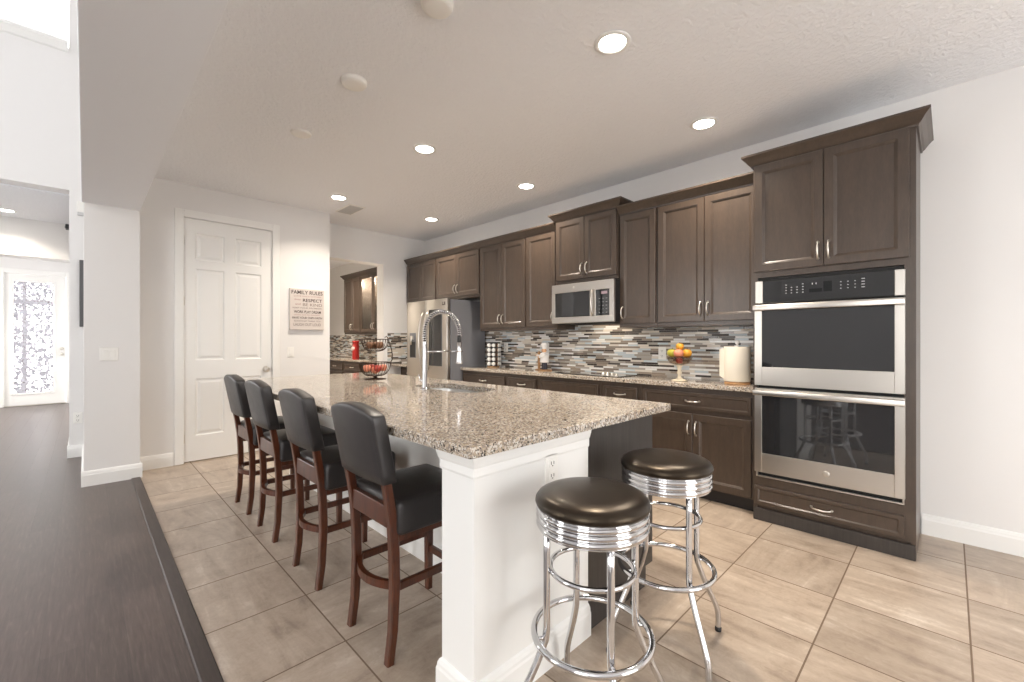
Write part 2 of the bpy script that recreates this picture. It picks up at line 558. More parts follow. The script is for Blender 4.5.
# pantry block with its door opening
PD0, PD1, PDZ = .715, 1.535, 2.515
b = MB()
b.box((XP - .12, .30, 0), (XP, PD0, CZ)); b.box((XP - .12, PD1, 0), (XP, 2.19, CZ))
b.box((XP - .12, PD0, PDZ), (XP, PD1, CZ)); b.box((XW - .2, 2.07, 0), (XP - .12, 2.19, CZ))
b.box((XP - .32, PD0 - .05, 0), (XP - .30, PD1 + .05, PDZ))
struct('wall_pantry', b, M['wall'])
# far wall with the opening to the butler's pantry
b = MB()
b.box((XW - .2, 2.19, 0), (XW, 2.34, CZ)); b.box((XW - .2, 3.16, 0), (XW, YW, CZ)); b.box((XW - .2, 2.34, 2.39), (XW, 3.16, CZ))
struct('wall_west', b, M['wall'])
# butler's pantry shell
b = MB(); b.box((-10.5, 2.0, 0), (-10.35, YW, CZ)); b.box((-10.35, 2.07, 0), (XW - .2, 2.19, CZ))
struct('wall_butler', b, M['wall'])
b = MB(); b.box((-10.5, 2.07, CZ), (XW - .2, YW + .15, CZ + .12))
struct('ceiling', b, M['ceiling'])
# pillar and hall wall
b = MB(); b.box((XH, -.008, 0), (-5.22, .36, LZ), .003)
struct('wall_pillar', b, M['wall'])
b = MB(); b.box((-12.6, -.12, 0), (XH, .36, CZ)); b.box((XH - .2, -.12, CZ), (XH, .36, LZ))
struct('wall_hall', b, M['wall'])
b = MB()
b.box((XH - .2, YS, 2.865), (XH, -.12, 4.38)); b.box((XH - .2, YS, 0), (XH, -2.7, 2.865))
b.box((XH - .2, YS, 5.35), (XH, -.12, LZ)); b.box((XH - .8, YS, 4.38), (XH - .7, -.12, LZ))
b.box((XH - .7, YS, 4.26), (XH - .2, -.12, 4.38))
struct('wall_living', b, M['wall'])
b = MB()
b.prism([(0, 4.33), (.02, 4.34), (.05, 4.39), (.06, 4.40), (.06, 4.43), (-.2, 4.43), (-.2, 4.38), (0, 4.38)],
        lambda a, c: (XH + a, YS, c), lambda a, c: (XH + a, -.13, c))
struct('trim_2', b, M['trim'])
# foyer
b = MB(); b.box((-12.6, -3.0, CZ), (XH - .2, -.12, CZ + .12))
struct('ceiling', b, M['ceiling'])
b = MB(); b.box((-8.8, -3.0, 2.36), (-8.5, -.12, CZ))
struct('wall_header', b, M['wall'])
FD0, FD1 = -1.085, -.27
b = MB()
b.box((-12.65, FD1, 0), (-12.5, -.12, CZ)); b.box((-12.65, -3.0, 0), (-12.5, FD0, CZ)); b.box((-12.65, FD0, 2.54), (-12.5, FD1, CZ))
struct('wall_entry', b, M['wall'])
b = MB()
b.box((-12.65, -3.12, 0), (-11.9, -3.0, CZ)); b.box((-9.3, -3.12, 0), (XH, -3.0, CZ)); b.box((-11.9, -3.12, 2.6), (-9.3, -3.0, CZ)); b.box((-11.9, -3.12, 0), (-9.3, -3.0, .2))  # unseen side wall, its opening added to let light into the foyer
struct('wall_foyer', b, M['wall'])
# the sides behind the camera, with their window openings
b = MB()
b.box((XE, YS, 0), (XE + .15, .7, LZ)); b.box((XE, 2.7, 0), (XE + .15, YW + .15, CZ + .12)); b.box((XE, .7, 2.3), (XE + .15, 2.7, CZ + .12))
struct('wall_east', b, M['wall'])
b = MB()
xs = [XH - .8]
for wx, ww in LIVING_WINDOWS:
    xs += [wx - ww / 2, wx + ww / 2]
xs.append(XE + .15)
for k in range(0, len(xs), 2):
    b.box((xs[k], YS - .15, 0), (xs[k + 1], YS, LZ))
for wx, ww in LIVING_WINDOWS:
    for z0, z1 in ((0, .2), (3.0, 3.4), (5.1, LZ)): b.box((wx - ww / 2, YS - .15, z0), (wx + ww / 2, YS, z1))
struct('wall_south', b, M['wall'])
n = 1
def window(name, cx, cy, w, z0, z1, along):
    b = MB()
    def bar(a0, a1, c0, c1):
        if along == 'x': b.box((cx + a0, cy - .03, c0), (cx + a1, cy + .03, c1))
        else: b.box((cx - .03, cy + a0, c0), (cx + .03, cy + a1, c1))
    h = w / 2
    bar(-h, -h + .05, z0, z1); bar(h - .05, h, z0, z1); bar(-h + .05, h - .05, z0, z0 + .05); bar(-h + .05, h - .05, z1 - .05, z1); bar(-.03, .03, z0 + .05, z1 - .05)
    o = struct(name, b, M['trim'])
window('window_1', XE + .075, 1.7, 2.0, 0, 2.3, 'y')
for i, (wx, ww) in enumerate(LIVING_WINDOWS):
    window('window_%d' % (2 + 2 * i), wx, YS - .075, ww, .2, 3.0, 'x')
    window('window_%d' % (3 + 2 * i), wx, YS - .075, ww, 3.4, 5.1, 'x')

# baseboards
def bb_prof():
    return [(0, 0), (.016, 0), (.016, .095), (.013, .104), (.012, .114), (.007, .126), (0, .132)]
def baseboard(name, p0, p1, nrm, h=1.0, parent=None, mat=None):
    """p0->p1 on the floor along a wall whose room side is nrm"""
    b = MB()
    nx, ny = nrm
    b.prism([(a, c * h) for a, c in bb_prof()], lambda a, c: (p0[0] + nx * a, p0[1] + ny * a, c), lambda a, c: (p1[0] + nx * a, p1[1] + ny * a, c))
    o = b.build(name, mat or M['trim'], parent)
    if parent is None: o['kind'] = 'structure'
    return o
baseboard('baseboard_north', (-.13, YW), (XE, YW), (0, -1))
baseboard('baseboard_pantry', (XP, .36), (XP, PD0 - .085), (1, 0))
baseboard('baseboard_pantry', (XP, PD1 + .085), (XP, 2.19), (1, 0))
baseboard('baseboard_pillar', (-5.22, -.024), (-5.22, .376), (1, 0))
baseboard('baseboard_pillar', (-5.22, .36), (XP, .36), (0, 1))
baseboard('baseboard_pillar', (XH, -.008), (-5.22, -.008), (0, -1))
baseboard('baseboard_hall', (XH, -.136), (XH, -.008), (1, 0))
baseboard('baseboard_hall', (-12.5, -.12), (XH, -.12), (0, -1))
baseboard('baseboard_west', (XW, 2.19), (XW, 2.34), (1, 0))

# mosaic backsplash bands
b = MB(); b.box((-4.60, YW - .012, .915), (-.976, YW, 1.44)); struct('wall_backsplash', b, M['mosaic_x'])
b = MB(); b.box((XW, 3.225, .915), (XW + .012, YW, 1.372)); struct('wall_backsplash', b, M['mosaic_y'])
b = MB(); b.box((XW + .012, YW - .012, .915), (-5.34, YW, 1.372)); struct('wall_backsplash', b, M['mosaic_x'])
b = MB(); b.box((-10.35, YW - .012, .915), (XW - .2, YW, 1.372)); struct('wall_backsplash', b, M['mosaic_x'])

# door casings + doors
def casing(name, x, y0, y1, z1, w=.075):
    b = MB()
    b.box((x, y0 - w, 0), (x + .016, y0, z1 + w), .004); b.box((x, y1, 0), (x + .016, y1 + w, z1 + w), .004); b.box((x, y0, z1), (x + .016, y1, z1 + w), .004)
    struct(name, b, M['trim'])
casing('trim_3', XP, PD0, PD1, PDZ)
casing('trim_4', -12.5, FD0, FD1, 2.54, .09)

door = bpy.data.objects.new('door_1', None); COL.objects.link(door)
door.location = (XP - .012, PD0, 0)
door.rotation_euler = (0, 0, PI / 2)          # local x -> +y, local -y -> +x
tag(door, 'white six-panel pantry door with a nickel knob', 'door', kind='structure')
DW = PD1 - PD0
b = MB()
def sixpanel(b, w, z0, z1, rows, xs, th=.035):
    """slab with recessed raised panels: rows [(za, zb)], xs [(xa, xb)]"""
    zc = sorted({z0, z1, *[z for r in rows for z in r]}); xc = sorted({.003, w - .003, *[x for r in xs for x in r]})
    for i in range(len(xc) - 1):
        for j in range(len(zc) - 1):
            r = (xc[i], xc[i + 1], zc[j], zc[j + 1])
            if (xc[i], xc[i + 1]) in xs and (zc[j], zc[j + 1]) in rows:
                b.rects(*r, [(0, 0), (.010, -.011), (.022, -.011), (.045, -.002)])
            else:
                b.rects(*r, [(0, 0)])
    b.box((.003, .012, z0), (w - .003, th, z1))
    for x in (.003, w - .003):
        b.f([b.v((x, 0, z0)), b.v((x, .012, z0)), b.v((x, .012, z1)), b.v((x, 0, z1))])
    for z in (z0, z1):
        b.f([b.v((.003, 0, z)), b.v((w - .003, 0, z)), b.v((w - .003, .012, z)), b.v((.003, .012, z))])
sixpanel(b, DW, .012, PDZ - .004, [(.27, .86), (1.05, 2.00), (2.09, 2.37)], [(.10, .355), (.455, .71)])
b.build('door_slab', M['trim'], door, fixn=False)
for z in (.25, 1.22, 1.66, 2.28)[::1]:
    if z == 1.22: continue
    b = MB(); b.box((-.006, -.008, z - .045), (.008, .004, z + .045), .002); b.tube([(0.0, -.009, z - .045), (0.0, -.009, z + .045)], .006, 8)
    b.build('hinge', M['nickel'], door)
b = MB(Matrix.Translation((DW - .065, 0, .93)) @ Matrix.Rotation(PI / 2, 4, 'X'))
b.lathe([(0, 0), (.033, 0), (.033, .005), (.014, .010), (.011, .03), (.016, .036), (.027, .046), (.029, .056), (.024, .066), (0, .070)], 24)
b.build('knob', M['nickel'], door)

fd = bpy.data.objects.new('door_2', None); COL.objects.link(fd)
fd.location = (-12.52, FD0, 0); fd.rotation_euler = (0, 0, PI / 2)
tag(fd, 'white front door with a tall lace-patterned glass pane', 'door', kind='structure')
FW = FD1 - FD0
g0, g1, gz0, gz1 = .11, .65, .24, 2.40
b = MB()
for x0, x1, z0, z1 in ((.004, g0, .02, 2.535), (g1, FW - .004, .02, 2.535), (g0, g1, .02, gz0), (g0, g1, gz1, 2.535)):
    b.box((x0, 0, z0), (x1, .045, z1))
b.build('door_slab', M['trim'], fd)
b = MB()
for x0, x1, z0, z1 in ((g0 - .025, g0 + .012, gz0 - .025, gz1 + .025), (g1 - .012, g1 + .025, gz0 - .025, gz1 + .025), (g0 + .012, g1 - .012, gz0 - .025, gz0 + .012), (g0 + .012, g1 - .012, gz1 - .012, gz1 + .025)):
    b.box((x0, -.012, z0), (x1, .012, z1), .004)
b.build('glass_frame', M['trim'], fd)
b = MB(); b.box((g0, .018, gz0), (g1, .026, gz1)); b.build('patterned_glass', M['lace'], fd)
for z, r in ((1.10, .028), (.99, .03)):
    b = MB(Matrix.Translation((FW - .06, 0, z)) @ Matrix.Rotation(PI / 2, 4, 'X'))
    b.lathe([(0, 0), (r, 0), (r, .01), (.014, .014), (.014, .03), (r * .9, .04), (r * .9, .06), (0, .064)], 20)
    b.build('knob' if z < 1.05 else 'deadbolt', M['nickel'], fd)
b = MB(); b.box((-13.56, -.925, -.1), (-13.50, -.865, 3.0)); b.box((-13.58, -2.0, 2.02), (-13.47, .6, 2.10))
o = b.build('porch_post', M['post_dark']); tag(o, 'dark porch post and rail seen through the lace-patterned door glass', 'post')
b = MB(); b.box((-12.60, FD0, 0), (-12.49, FD1, .022), .004); struct('trim_5', b, M['nickel'])
b = MB(); b.box((-15, -4, -.2), (-12.66, 2, -.1)); struct('ground', b, M['wall'])

# ------------------------------------------------------------------ fixtures on walls and ceiling
def can(x, y, label, z=CZ, power=1.0):
    t = thing('recessed_light', label, 'ceiling light', (x, y, z), group='recessed ceiling lights')
    b = MB(); b.lathe([(.070, -.001), (.094, -.001), (.096, -.004), (.092, -.008), (.074, -.010), (.070, -.006), (.070, -.001)], 40); b.build('trim_ring', M['trim'], t)
    b = MB(); b.lathe([(0, -.006), (.05, -.006), (.0715, -.004)], 32); b.build('lens', M['lamp'], t)
    d = bpy.data.lights.new('recessed_lamp', 'AREA'); d.shape = 'DISK'; d.size = .13
    d.energy = CAN_W * power; d.color = CAN_COL; d.spread = R(125)
    o = bpy.data.objects.new('recessed_lamp', d); COL.objects.link(o); o.parent = t; o.location = (0, 0, -.015)
can(-1.27, 2.01, 'lit recessed ceiling light nearest the viewer, above the round chrome stools')
can(-1.27, 3.235, 'lit recessed ceiling light closest to the wall oven')
can(-3.07, 2.01, 'lit recessed ceiling light over the middle of the island, beyond the smoke detector')
can(-3.07, 3.235, 'lit recessed ceiling light in front of the microwave cabinet')
can(-4.78, 2.01, 'lit recessed ceiling light beside the ceiling air vent')
can(-4.78, 3.235, 'lit recessed ceiling light in front of the refrigerator cabinets')
can(-8.1, -.69, 'lit recessed ceiling light in the foyer ceiling', CZ, .6)
can(-10.6, -.9, 'added recessed ceiling light beyond the foyer header, brightening the front door wall', CZ, 1.2)  # added lamp, whitens the wall above the front door
can(-7.4, 2.8, "added recessed ceiling light brightening the butler's pantry", CZ, 2.6)  # added unseen lamp, lifts the brightness of the pantry

def disc(name, x, y, r, h, label, cat):
    t = thing(name, label, cat, (x, y, CZ))
    b = MB(); b.lathe([(r, 0), (r, -h * .55), (r * .93, -h * .85), (r * .7, -h), (0, -h)], 36); b.build('cover', M['white_plastic'], t)
    b = MB(); b.lathe([(r * 1.04, 0), (r * 1.04, -.004), (r, -.005)], 36); b.build('base_ring', M['white_plastic'], t)
disc('smoke_detector', -2.577, 1.178, .075, .03, 'round white ceiling disc between the other two white discs', 'smoke detector')
disc('ceiling_cover', -3.508, 1.183, .072, .014, 'flat round white ceiling cover farthest from the viewer', 'ceiling disc')
disc('ceiling_cover', -1.706, 1.186, .075, .03, 'round white ceiling disc at the top edge of the picture', 'ceiling disc')

t = thing('air_vent', 'white slatted ceiling air vent by the far recessed light', 'vent', (-5.11, 2.29, CZ))
b = MB(); b.box((-.20, -.10, -.010), (.20, .10, 0), .003)
b.build('frame', M['white_plastic'], t)
b = MB()
for k in range(9):
    y = -.075 + k * .01875
    b.box((-.175, y - .0055, -.016), (.175, y + .0055, -.010))
b.build('grille', M['vent'], t)

def plate(name, label, cat, O, rz, rockers=1, outlet=False, size=(.075, .118)):
    """wall plate: local x along the wall, -y into the room, origin at the plate centre"""
    t = thing(name, label, cat, O, rz)
    w, h = size
    b = MB(); b.box((-w / 2, -.006, -h / 2), (w / 2, 0, h / 2), .003); b.build('cover_plate', M['white_plastic'], t)
    for k in range(rockers):
        cx = (k - (rockers - 1) / 2) * .046
        if outlet:
            for s in (-1, 1):
                b = MB(); b.box((cx - .017, -.009, s * .024 - .0155), (cx + .017, -.005, s * .024 + .0155), .004); so = b.build('socket', M['white_plastic'], t)
                b = MB(); b.box((cx - .009, -.0095, s * .024 - .005), (cx - .006, -.0085, s * .024 + .007)); b.box((cx + .006, -.0095, s * .024 - .005), (cx + .009, -.0085, s * .024 + .007)); b.box((cx - .003, -.0095, s * .024 - .012), (cx + .003, -.0085, s * .024 - .008))
                b.build('slots', M['hole'], so)
        else:
            b = MB(); b.box((cx - .0165, -.010, -.033), (cx + .0165, -.005, .033), .003); b.build('rocker', M['white_plastic'], t)
    return t
plate('light_switch', 'white double rocker light switch on the pillar end', 'light switch', (-5.22, .152, 1.135), PI / 2, 2, size=(.122, .118))
plate('light_switch', 'white single light switch on the wall below the family rules sign', 'light switch', (XP, 1.73, 1.12), PI / 2, 1)
plate('wall_outlet', 'white outlet near the floor beside the pillar base', 'outlet', (XH, -.055, .42), PI / 2, 1, True)
plate('wall_outlet', 'white outlet on the mosaic beside the spice tower', 'outlet', (-4.02, YW - .012, 1.17), 0, 1, True)
plate('wall_outlet', 'white outlet on the mosaic behind the chef figurine', 'outlet', (-3.33, YW - .012, 1.165), 0, 1, True)
plate('wall_outlet', 'white outlet on the mosaic behind the fruit bowl', 'outlet', (-1.90, YW - .012, 1.135), 0, 1, True)

t = thing('door_chime', 'small white chime box high on the wall beside the pillar', 'chime', (XH, -.012, 2.66), PI / 2)
b = MB(); b.box((-.05, -.03, -.02), (.05, 0, .10), .006); b.build('housing', M['white_plastic'], t)
b = MB(); b.box((-.045, -.032, -.055), (.045, -.002, -.02), .004); b.build('grille', M['vent'], t)
t = thing('motion_sensor', 'tiny dark sensor on the hall wall edge under the foyer ceiling', 'sensor', (-6.75, -.12, 2.49), 0)
b = MB(); b.box((-.05, -.03, -.025), (.05, 0, .025), .005); b.build('body', M['black_plastic'], t)
b = MB(); b.box((-.012, -.036, -.012), (.012, -.03, .012), .003); b.build('lens', M['mesh_dark'], t)
t = thing('wall_picture', 'narrow dark-framed picture beside the white pillar', 'picture', (XH, -.012, 1.765), PI / 2)
b = MB(); b.box((-.03, -.03, -.36), (.06, -.001, .36), .004); b.build('frame', M['frame_dark'], t)
b = MB(); b.box((-.018, -.032, -.345), (.05, -.029, .345)); b.build('print', M['frame_dark'], t)

# the lettered sign
t = thing('wall_sign', 'pale canvas FAMILY RULES sign on the wall by the pantry door', 'sign', (XP, 1.714, 1.385), PI / 2)
b = MB(); b.box((0, -.03, 0), (.394, 0, .49), .004); b.build('board', M['sign_board'], t)
MX = Matrix(((1, 0, 0, 0), (0, 0, -1, 0), (0, 1, 0, 0), (0, 0, 0, 1)))
def line(txt, x, z, w, h, mat):
    text_part('lettering', txt, mat, t, w, h, Matrix.Translation((x, -.0306, z)) @ MX)
line('FAMILY RULES', .018, .425, .358, .044, M['ink_dark'])
line('LOVE EACH OTHER', .045, .393, .315, .016, M['ink_rose'])
line('always', .05, .345, .075, .028, M['ink_rose'])
line('RESPECT', .145, .335, .225, .038, M['ink_dark'])
line('and', .06, .296, .06, .022, M['ink_rose'])
line('BE KIND', .145, .285, .225, .034, M['ink_grey'])
line('KEEP YOUR PROMISES', .03, .253, .335, .016, M['ink_grey'])
line('WORK PLAY DREAM', .045, .198, .310, .033, M['ink_dark'])
line('share and be thankful', .05, .173, .29, .014, M['ink_rose'])
line('HAVE YOUR OWN FAITH', .025, .130, .345, .026, M['ink_dark'])
line('ALWAYS SAY THANK YOU', .045, .096, .305, .018, M['ink_grey'])
line('LAUGH OUT LOUD', .04, .045, .315, .034, M['ink_grey'])

# ------------------------------------------------------------------ cabinets
DOOR = [(0, 0), (0, .017), (.003, .020), (.050, .020), (.054, .016), (.057, .0155), (.066, .009)]
DRAWER = [(0, 0), (0, .017), (.003, .020), (.022, .020), (.030, .013)]
def cab_door(parent, x0, x1, z0, z1, hx=None, hz=None, name='door', mat=None, handle=True, steps=None):
    b = MB(); b.rects(x0, x1, z0, z1, steps or DOOR, back=True)
    o = b.build(name, mat or M['cabinet'], parent)
    if handle and hx is not None: pull(o, hx, hz)
    return o
def pull(parent, x, z, horiz=False, L=.105, y=-.020):
    b = MB()
    pts, rr = [], []
    for k in range(13):
        s = -1 + 2 * k / 12
        bow = (1 - s * s) ** .6
        p = (x + s * L / 2, y - .002 - bow * .028, z - bow * .004) if horiz else (x, y - .002 - bow * .028, z + s * L / 2)
        pts.append(p); rr.append(.0042 + .0022 * (1 - abs(s)) + (.003 if abs(s) > .9 else 0))
    b.tube(pts, rr, 8)
    for s in (-1, 1):
        q = (x + s * L / 2, y, z) if horiz else (x, y, z + s * L / 2)
        b.sphere(q, .0085, 10, 8)
    return b.build('handle', M['nickel'], parent)

CROWN = [(0, 0), (.010, 0), (.012, .010), (.022, .018), (.040, .045), (.056, .062), (.062, .066), (.062, .080), (0, .080)]
def crown(parent, x0, x1, yf, yb, z, left=False, right=False, lyb=None):
    """crown moulding around the top of a unit; mitred returns where asked"""
    b = MB()
    loops = []
    if left: loops.append(lambda a, c: (x0 - a, yb if lyb is None else lyb, z + c))
    loops.append((lambda a, c: (x0 - a, yf - a, z + c)) if left else (lambda a, c: (x0, yf - a, z + c)))
    loops.append((lambda a, c: (x1 + a, yf - a, z + c)) if right else (lambda a, c: (x1, yf - a, z + c)))
    if right: loops.append(lambda a, c: (x1 + a, yb, z + c))
    rows = [[b.v(f(*p)) for p in CROWN] for f in loops]
    n = len(CROWN)
    for A, B in zip(rows, rows[1:]):
        for k in range(n):
            k2 = (k + 1) % n
            b.f([A[k], A[k2], B[k2], B[k]])
    b.f(rows[0][::-1]); b.f(rows[-1])
    return b.build('crown_moulding', M['cabinet'], parent)

YU = 3.55                                  # upper face-frame plane
def upper(name, label, x0, x1, z0, z1, split, yf=YU, hside=None, left=False, right=False, door_top=.022, gap=.008, pulls=True):
    w = x1 - x0
    t = thing(name, label, 'wall cabinet', (x0, yf, 0))
    D = YW - yf - .013
    b = MB(); b.box((.0005, 0, z0), (w - .0005, D, z1)); b.build('carcass', M['cabinet'], t)
    za, zb = z0 + .035, z1 - door_top
    e = .012
    hz = za + .10
    if split:
        m = w / 2
        cab_door(t, e, m - gap / 4, za, zb, m - .030, hz, handle=pulls)
        cab_door(t, m + gap / 4, w - e, za, zb, m + .030, hz, handle=pulls)
    else:
        hx = e + .03 if hside == 'l' else w - e - .03
        cab_door(t, e, w - e, za, zb, hx, hz)
    crown(t, 0, w, 0, D, z1 - .015, left, right)
    return t
upper('wall_cabinet', 'tall two-door wall cabinet at the far end, partly behind the refrigerator', -5.895, -5.117, 1.797, 2.43, True, pulls=False)
upper('wall_cabinet', 'short two-door wall cabinet above the refrigerator', -5.115, -4.162, 1.812, 2.43, True)
upper('wall_cabinet', 'tall two-door wall cabinet above the spice tower', -4.16, -3.362, 1.375, 2.43, True)
upper('wall_cabinet', 'narrow one-door wall cabinet touching the far side of the microwave', -3.36, -2.917, 1.375, 2.43, False, hside='r')
upper('wall_cabinet', 'raised short two-door wall cabinet above the microwave', -2.915, -2.167, 1.835, 2.505, True, yf=3.53, left=True, right=True)
upper('wall_cabinet', 'narrow one-door wall cabinet touching the near side of the microwave', -2.165, -1.792, 1.375, 2.43, False, hside='l')
upper('wall_cabinet', 'wide two-door wall cabinet between the microwave and the oven tower', -1.79, -.978, 1.375, 2.43, True)

# oven tower
X0, X1, YT = -.976, -.135, 3.36
t = thing('oven_cabinet', 'tall dark cabinet tower holding the double wall oven', 'tall cabinet', (X0, YT, 0))
TW = X1 - X0; TD = YW - YT - .013
b = MB()
b.box((0, 0, 0), (.022, TD, 2.475)); b.box((TW - .022, 0, 0), (TW, TD, 2.475))
b.box((.022, 0, 1.690), (TW - .022, TD, 2.475)); b.box((.022, 0, .10), (TW - .022, TD, .300)); b.box((.022, TD - .02, .30), (TW - .022, TD, 1.69))
b.box((.022, 0, .30), (.028, .02, 1.69)); b.box((TW - .05, 0, .30), (TW - .022, .02, 1.69))
b.box((.022, .012, 0), (TW - .022, TD, .10))
b.build('carcass', M['cabinet'], t)
b = MB(); b.box((.004, -.012, 0), (TW - .002, .004, .085), .002); b.build('toe_board', M['panel_dark'], t)
cab_door(t, .010, .4085, 1.731, 2.471, .382, 1.83)
cab_door(t, .4125, TW - .028, 1.731, 2.471, .438, 1.83)
dr = cab_door(t, .012, TW - .05, .115, .243, name='drawer', steps=DRAWER)
pull(dr, .40, .18, True, .11)
crown(t, 0, TW, 0, TD, 2.468, True, True, .115)

# double wall oven
OX0, OX1 = .030, TW - .052
t = thing('double_wall_oven', 'stainless double wall oven with dark glass windows', 'oven', (X0, YT, 0))
b = MB(); b.box((OX0 + .003, .001, .305), (OX1 - .003, .45, 1.685)); b.build('body', M['cutout_dark'], t)
w0, w1 = OX0 - .012, OX1 + .008
def slabpanel(name, x0, x1, z0, z1, th, mat, parent, bev=.003):
    b = MB(); b.box((x0, -th, z0), (x1, -.0005, z1), bev); return b.build(name, mat, parent)
cp = slabpanel('control_panel', w0 + .048, w1 - .048, 1.512, 1.663, .020, M['black_glass'], t)
slabpanel('side_trim', w0, w0 + .047, 1.512, 1.663, .022, M['steel'], t)
slabpanel('side_trim', w1 - .047, w1, 1.512, 1.663, .022, M['steel'], t)
b = MB(); b.box((.335, -.0212, 1.565), (.405, -.0202, 1.588)); b.box((.410, -.0212, 1.565), (.455, -.0202, 1.63)); b.build('display', M['display'], cp)
b = MB()
for x in (.205, .236, .268, .30):
    for k in range(4 if x in (.205, .30) else 3):
        b.box((x - .004, -.0210, 1.568 + k * .018), (x + .004, -.0203, 1.572 + k * .018))
for x in (.50, .535, .57):
    for k in range(3): b.box((x - .003, -.0210, 1.576 + k * .02), (x + .003, -.0203, 1.580 + k * .02))
for k in range(4): b.box((.60, -.0210, 1.575 + k * .017), (.616, -.0203, 1.579 + k * .017))
b.box((.35, -.0210, 1.615), (.354, -.0203, 1.625)); b.box((.37, -.0210, 1.615), (.374, -.0203, 1.625))
b.build('button_legends', M['legend'], cp)
def oven_door(za, zb, wz0, wz1, hz, badge=False):
    o = MB()
    x0, x1 = w0, w1
    a, c = .046, .046
    o.box((x0, -.038, za), (x0 + a, -.0005, zb), .002); o.box((x1 - c, -.038, za), (x1, -.0005, zb), .002)
    o.box((x0 + a, -.038, za), (x1 - c, -.0005, wz0), .002); o.box((x0 + a, -.038, wz1), (x1 - c, -.0005, zb), .002)
    d = o.build('oven_door', M['steel'], t)
    g = MB(); g.box((x0 + a, -.036, wz0), (x1 - c, -.006, wz1)); g.build('window', M['window_glass_dark'], d)
    h = MB(); h.box((x0 - .002, -.078, hz - .018), (x1 + .002, -.058, hz + .018), .005, 3)
    for x in (x0 + .022, x1 - .022): h.box((x - .018, -.060, hz - .014), (x + .018, -.038, hz + .014), .003)
    h.build('handle', M['steel'], d)
    if badge:
        g = MB(Matrix.Translation(((x0 + x1) / 2 + .02, -.0385, (za + wz0) / 2)) @ Matrix.Rotation(PI / 2, 4, 'X')); g.lathe([(0, .002), (.015, .002), (.018, .0015), (.018, 0)], 24); g.build('badge', M['nickel'], d)
    return d
oven_door(.945, 1.500, 1.072, 1.470, 1.476)
oven_door(.345, .925, .478, .880, .896, True)
b = MB(); b.box((w0 + .004, -.020, .308), (w1 - .004, -.0005, .318), .002); b.box((w0 + .004, -.020, .318), (w0 + .014, -.0005, .345), .002); b.box((w1 - .014, -.020, .318), (w1 - .004, -.0005, .345), .002)
b.build('bottom_trim', M['steel'], t)
b = MB(); b.box((w0 + .02, -.006, .320), (w1 - .02, -.0005, .344)); b.build('vent_slot', M['cutout_dark'], t)

# base cabinets
YB = 3.44
def base(name, label, x0, x1, doors, drawer=True, pulls=True, yf=YB, cat='base cabinet'):
    w = x1 - x0
    t = thing(name, label, cat, (x0, yf, 0))
    D = YW - yf - .014
    b = MB(); b.box((.0005, 0, .10), (w - .0005, D, .879)); b.build('carcass', M['cabinet'], t)
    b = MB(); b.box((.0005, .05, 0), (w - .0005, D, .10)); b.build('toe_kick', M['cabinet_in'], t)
    e = .030
    d = cab_door(t, e, w - e, .708, .838, name='drawer', steps=DRAWER)
    if pulls: pull(d, w / 2, .775, True, .11)
    if doors == 2:
        m = w / 2
        cab_door(t, e, m - .002, .112, .672, m - .030, .56); cab_door(t, m + .002, w - e, .112, .672, m + .030, .56)
    else:
        cab_door(t, e, w - e, .112, .672, w - e - .03, .56)
    return t
base('base_cabinet', 'dark base cabinet beside the refrigerator side, under the spice tower', -4.375, -3.561, 2)
base('base_cabinet', 'narrow dark base cabinet under the chef figurine', -3.559, -3.081, 1)
base('base_cabinet', 'dark base cabinet under the cooktop with a plain front above its doors', -3.079, -2.291, 2, pulls=False)
base('base_cabinet', 'narrow dark base cabinet just right of the cooktop base', -2.289, -1.889, 1)
base('base_cabinet', 'wide dark base cabinet between the cooktop drawers and the oven tower', -1.887, -.978, 2)
base('base_cabinet', 'small dark base cabinet on the far side of the refrigerator', XW + .014, -5.352, 1)

def slab(name, label, x0, x1, y0, y1, z0=.88, z1=.915):
    b = MB(); b.box((x0, y0, z0), (x1, y1, z1), .004)
    o = b.build(name, M['granite']); return tag(o, label, 'countertop')
slab('countertop', 'speckled granite worktop running along the mosaic wall', -4.385, -.977, 3.405, YW - .013)
slab('countertop', 'short granite worktop on the far side of the refrigerator', XW + .013, -5.345, 3.26, YW - .013)

# butler's pantry
base('base_cabinet', "dark base cabinet at the far end of the butler's pantry", -9.46, -8.702, 2)
base('base_cabinet', "dark base cabinet second from the far end of the butler's pantry", -8.70, -7.942, 2)
base('base_cabinet', "middle dark base cabinet in the butler's pantry, under the red tin", -7.94, -7.202, 2)
base('base_cabinet', "dark base cabinet in the butler's pantry nearest its opening", -7.20, -6.45, 2)
slab('countertop', "pale granite worktop in the butler's pantry", -9.50, -6.43, 3.405, YW - .013)
tb = upper('wall_cabinet', "dark solid-door wall cabinet in the butler's pantry", -8.17, -7.478, 1.375, 2.43, True, left=True)
t = thing('glass_cabinet', "lit glass-door wall cabinet in the butler's pantry", 'wall cabinet', (-7.476, YU, 0))
GW = .99; D = YW - YU - .013
b = MB()
b.box((.001, 0, 1.375), (.02, D, 2.43)); b.box((GW - .02, 0, 1.375), (GW, D, 2.43)); b.box((.02, 0, 1.375), (GW - .02, D, 1.40)); b.box((.02, 0, 2.40), (GW - .02, D, 2.43)); 
b.build('carcass', M['cabinet'], t)
b = MB(); b.box((.02, D - .015, 1.40), (GW - .02, D, 2.40)); b.build('back_panel', M['coat_white'], t)
b = MB(); b.box((.021, .02, 1.872), (GW - .021, D - .02, 1.880)); b.build('glass_shelf', M['glass'], t)
